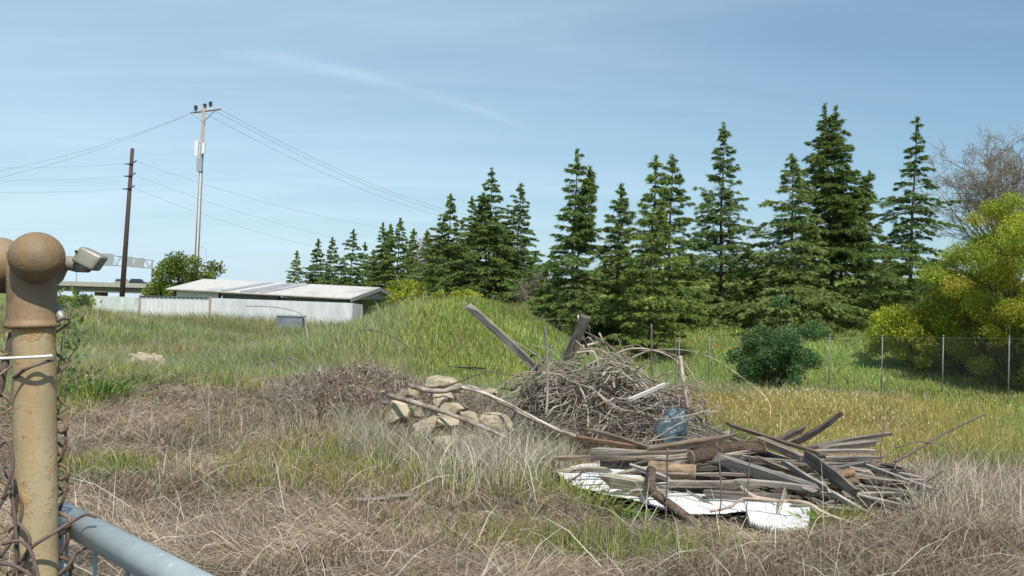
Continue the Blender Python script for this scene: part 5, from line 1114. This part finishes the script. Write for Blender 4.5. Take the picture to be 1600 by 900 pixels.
# galvanised wire arm on the right
mb = MB(); mb.tube([P(66, 446, YP + .02), P(88, 428, YP + .02), P(96, 414, YP + .015), P(108, 411, YP + .01), P(122, 414, YP + .01), P(138, 418, YP)], [.016, .0135, .012, .011, .0115, .008], 20); arm = part(mb, 'wire_arm', M['galv'], post, True)
mb = MB(); a = P(112, 404, YP + .005); b = P(146, 412, YP); cdir = P(126, 384, YP) - P(112, 408, YP)
t_ = unit(P(150, 397, YP) - P(126, 384, YP)); uu_ = unit(P(126, 384, YP) - P(112, 406, YP)); 
o0 = P(109, 407, YP - .012); e1 = P(143, 424, YP - .012) - o0; e2 = P(125, 384, YP - .012) - o0; e3 = np.array([0, .03, 0])
def rbox(mb, o, a, b, c, k=.16):
    """box with chamfered edges"""
    pts = []
    import bmesh
    bm = bmesh.new(); bmesh.ops.create_cube(bm, size=1); bmesh.ops.bevel(bm, geom=bm.edges[:] + bm.verts[:], offset=k, segments=3, affect='EDGES', profile=.6)
    bm.verts.ensure_lookup_table()
    V = [np.asarray(o) + (v.co.x + .5) * a + (v.co.y + .5) * b + (v.co.z + .5) * c for v in bm.verts]; f = [[v.index for v in fc.verts] for fc in bm.faces]; bm.free(); mb.add(V, f)
rbox(mb, o0, e1, e2, e3); sk = part(mb, 'arm_socket', M['galv'], post, True)
mb = MB(); c3 = P(119.5, 393, YP - .0125); mb.lathe([(.0022, 0), (.0022, .0015)], 12, tuple(c3), (-.3, -1, 0)); part(mb, 'hole_shade_disc', M['rubber'], post)  # black disc laid on the socket, painting the dark of a drilled hole
mb = MB(); mb.tube([P(84, 470, YP + .01), P(90, 488, YP + .01), P(96, 497, YP), P(88, 503, YP)], [.004, .009, .006, .002], 10); part(mb, 'band_clamp', M['galv'], post, True)
# chain-link mesh left of the post, two rusty layers
def zig(x0, Yc, k, zt, zb, pitch=.066, r=.0019, amp=.021, depth=.006):
    n = int((zt - zb) / (pitch / 2)); pts = []
    for i in range(n):
        sgn = 1 if i % 2 else -1
        z = zt - i * pitch / 2
        for dt, sx2 in ((-.004, .92), (.0, 1.0), (.004, .92)):
            pts.append((x0 + k * sgn * amp * sx2, Yc + depth * sgn * (1 if abs(sx2) < 1 else 0), z - dt * 0 - (.004 if sx2 != 1 and dt > 0 else (-.004 if sx2 != 1 else 0))))
    return pts
fab = empty('chain_link_fabric', (foot[0] - .3, YP + .05, gz), 'rusty chain-link mesh hooked behind the foreground post', 'fence mesh')
zt = P(10, 500, 1.55)[2]; xe = P(97, 700, 1.55)[0] - .018
mbs = MB()
for k in range(22):
    mbs.tube(np.array(zig(xe - k * .0418, 1.555 + .004 * math.sin(k), 1 if k % 2 else -1, zt, .05)) , .0021, 6)
part(mbs, 'wires', M['rust'], fab, True)
# post edge loops
for i, y in enumerate((662, 735, 812, 880)):
    mb = MB(); q = [P(88, y - 6, 1.54), P(95, y - 9, 1.53), P(103 + i * 3, y - 3, 1.525), P(104 + i * 3, y + 8, 1.525), P(96, y + 14, 1.53), P(88, y + 12, 1.54)]; mb.tube(q, .0030, 8); part(mb, 'selvage_loop', M['rust'], fab, True)
    mb = MB(); q = [P(102 + i * 3, y + 2, 1.53), P(103 + i * 2, y + 30, 1.535), P(97, y + 50, 1.54), P(93, y + 62, 1.545)]; mb.tube(q, .0026, 8); part(mb, 'selvage_wire', M['rust'], fab, True)
for i, (pth, lab) in enumerate((([(0, 870), (20, 840), (35, 790), (10, 740), (4, 700)], 'dead vine stem looping highest on the rusty mesh'), ([(30, 895), (46, 850), (40, 830), (20, 806), (24, 770), (8, 730)], 'dead vine stem hooking over the lower edge of the post'), ([(-6, 800), (14, 770), (22, 800), (26, 860), (22, 900)], 'dead vine stem hanging straight down the rusty mesh'), ([(60, 905), (54, 880), (46, 858), (30, 845), (4, 850)], 'dead vine stem crossing the foot of the post'), ([(-5, 700), (12, 690), (20, 730), (4, 780)], 'dead vine stem curled near the mesh top'), ([(0, 880), (25, 885), (50, 900)], 'lowest dead vine stem on the rusty mesh'))):
    limb([(x, y, 1.47 - .01 * i) for x, y in pth], .0032, 'vine_stem', lab, cat='vine', mat='vine', taper=.7, group='dead vine stems on the rusty mesh')
# wires
limb([(-60, 560, 1.40), (0, 560, 1.42), (50, 558, 1.452), (82, 556, 1.462)], .0022, 'tie_wire', 'straight white wire strung across the post', cat='wire', mat='whitewire', taper=1)
limb([(22, 590, 1.475), (40, 577, 1.455), (60, 569, 1.455), (83, 562, 1.475)], .0026, 'tie_wire', 'brown wire wrapped around the post under the white wire', cat='wire', mat='vine', taper=1)
limb([(30, 880, 1.46), (50, 855, 1.45), (75, 838, 1.45), (100, 822, 1.46), (118, 812, 1.47), (135, 804, 1.47), (150, 808, 1.46)], .0028, 'tie_wire', 'twisted brown wire joining the post to the blue-grey gate pipe', cat='wire', mat='vine', taper=.8)
limb([(92, 898, 1.5), (110, 880, 1.5), (122, 862, 1.5), (132, 858, 1.5), (139, 852, 1.5)], .0030, 'tie_wire', 'dark loose wire end hanging under the gate pipe', cat='wire', mat='vine', taper=.5)
limb([(-30, 557, 1.43), (4, 555, 1.43), (18, 552, 1.45)], .002, 'tie_wire', 'short orange rusty wire end above the white wire', cat='wire', mat='rust', taper=.8)
limb([(-2, 620, 1.6), (10, 560, 1.6), (20, 520, 1.6)], .006, 'steel_rod', 'dark green-grey rod slanting behind the post', cat='rod', mat='vine', taper=1)
# gate
gate = empty('pipe_gate', (P(95, 790, 1.6)[0], 1.6, gz), 'pale blue-grey tubular gate rail running from the post towards the camera', 'gate')
ga, gb = P(96, 806, 1.62), P(330, 932, 1.22); gd = unit(gb - ga); gd[2] *= .3; gd = unit(gd); rr_ = np.linalg.norm(P(0, 0, 1.4) - P(0, 50, 1.4)) / 2
gb = ga + (gb - ga) * 1.0
ge = gb + unit(gb - ga) * 2.2
mb = MB(); mb.tube([ga, gb, ge], .0225, 36); part(mb, 'top_rail', M['gate_paint'], gate, True)
lo = np.array([0, 0, -1.05])
mb = MB(); mb.tube([ga + lo, ge + lo], .0225, 24); part(mb, 'bottom_rail', M['gate_paint'], gate, True)
for s in np.arange(.03, 2.6, .125):
    c = ga + unit(ge - ga) * s; mb = MB(); mb.tube([c, c + lo], .0035, 8); part(mb, 'picket', M['gate_paint'], gate, True)
for e, q_ in ((ga, .005), (ge, .018)):
    mb = MB(); mb.tube([e + [0, 0, -.02], e + lo], q_, 16); part(mb, 'stile', M['gate_paint'], gate, True)
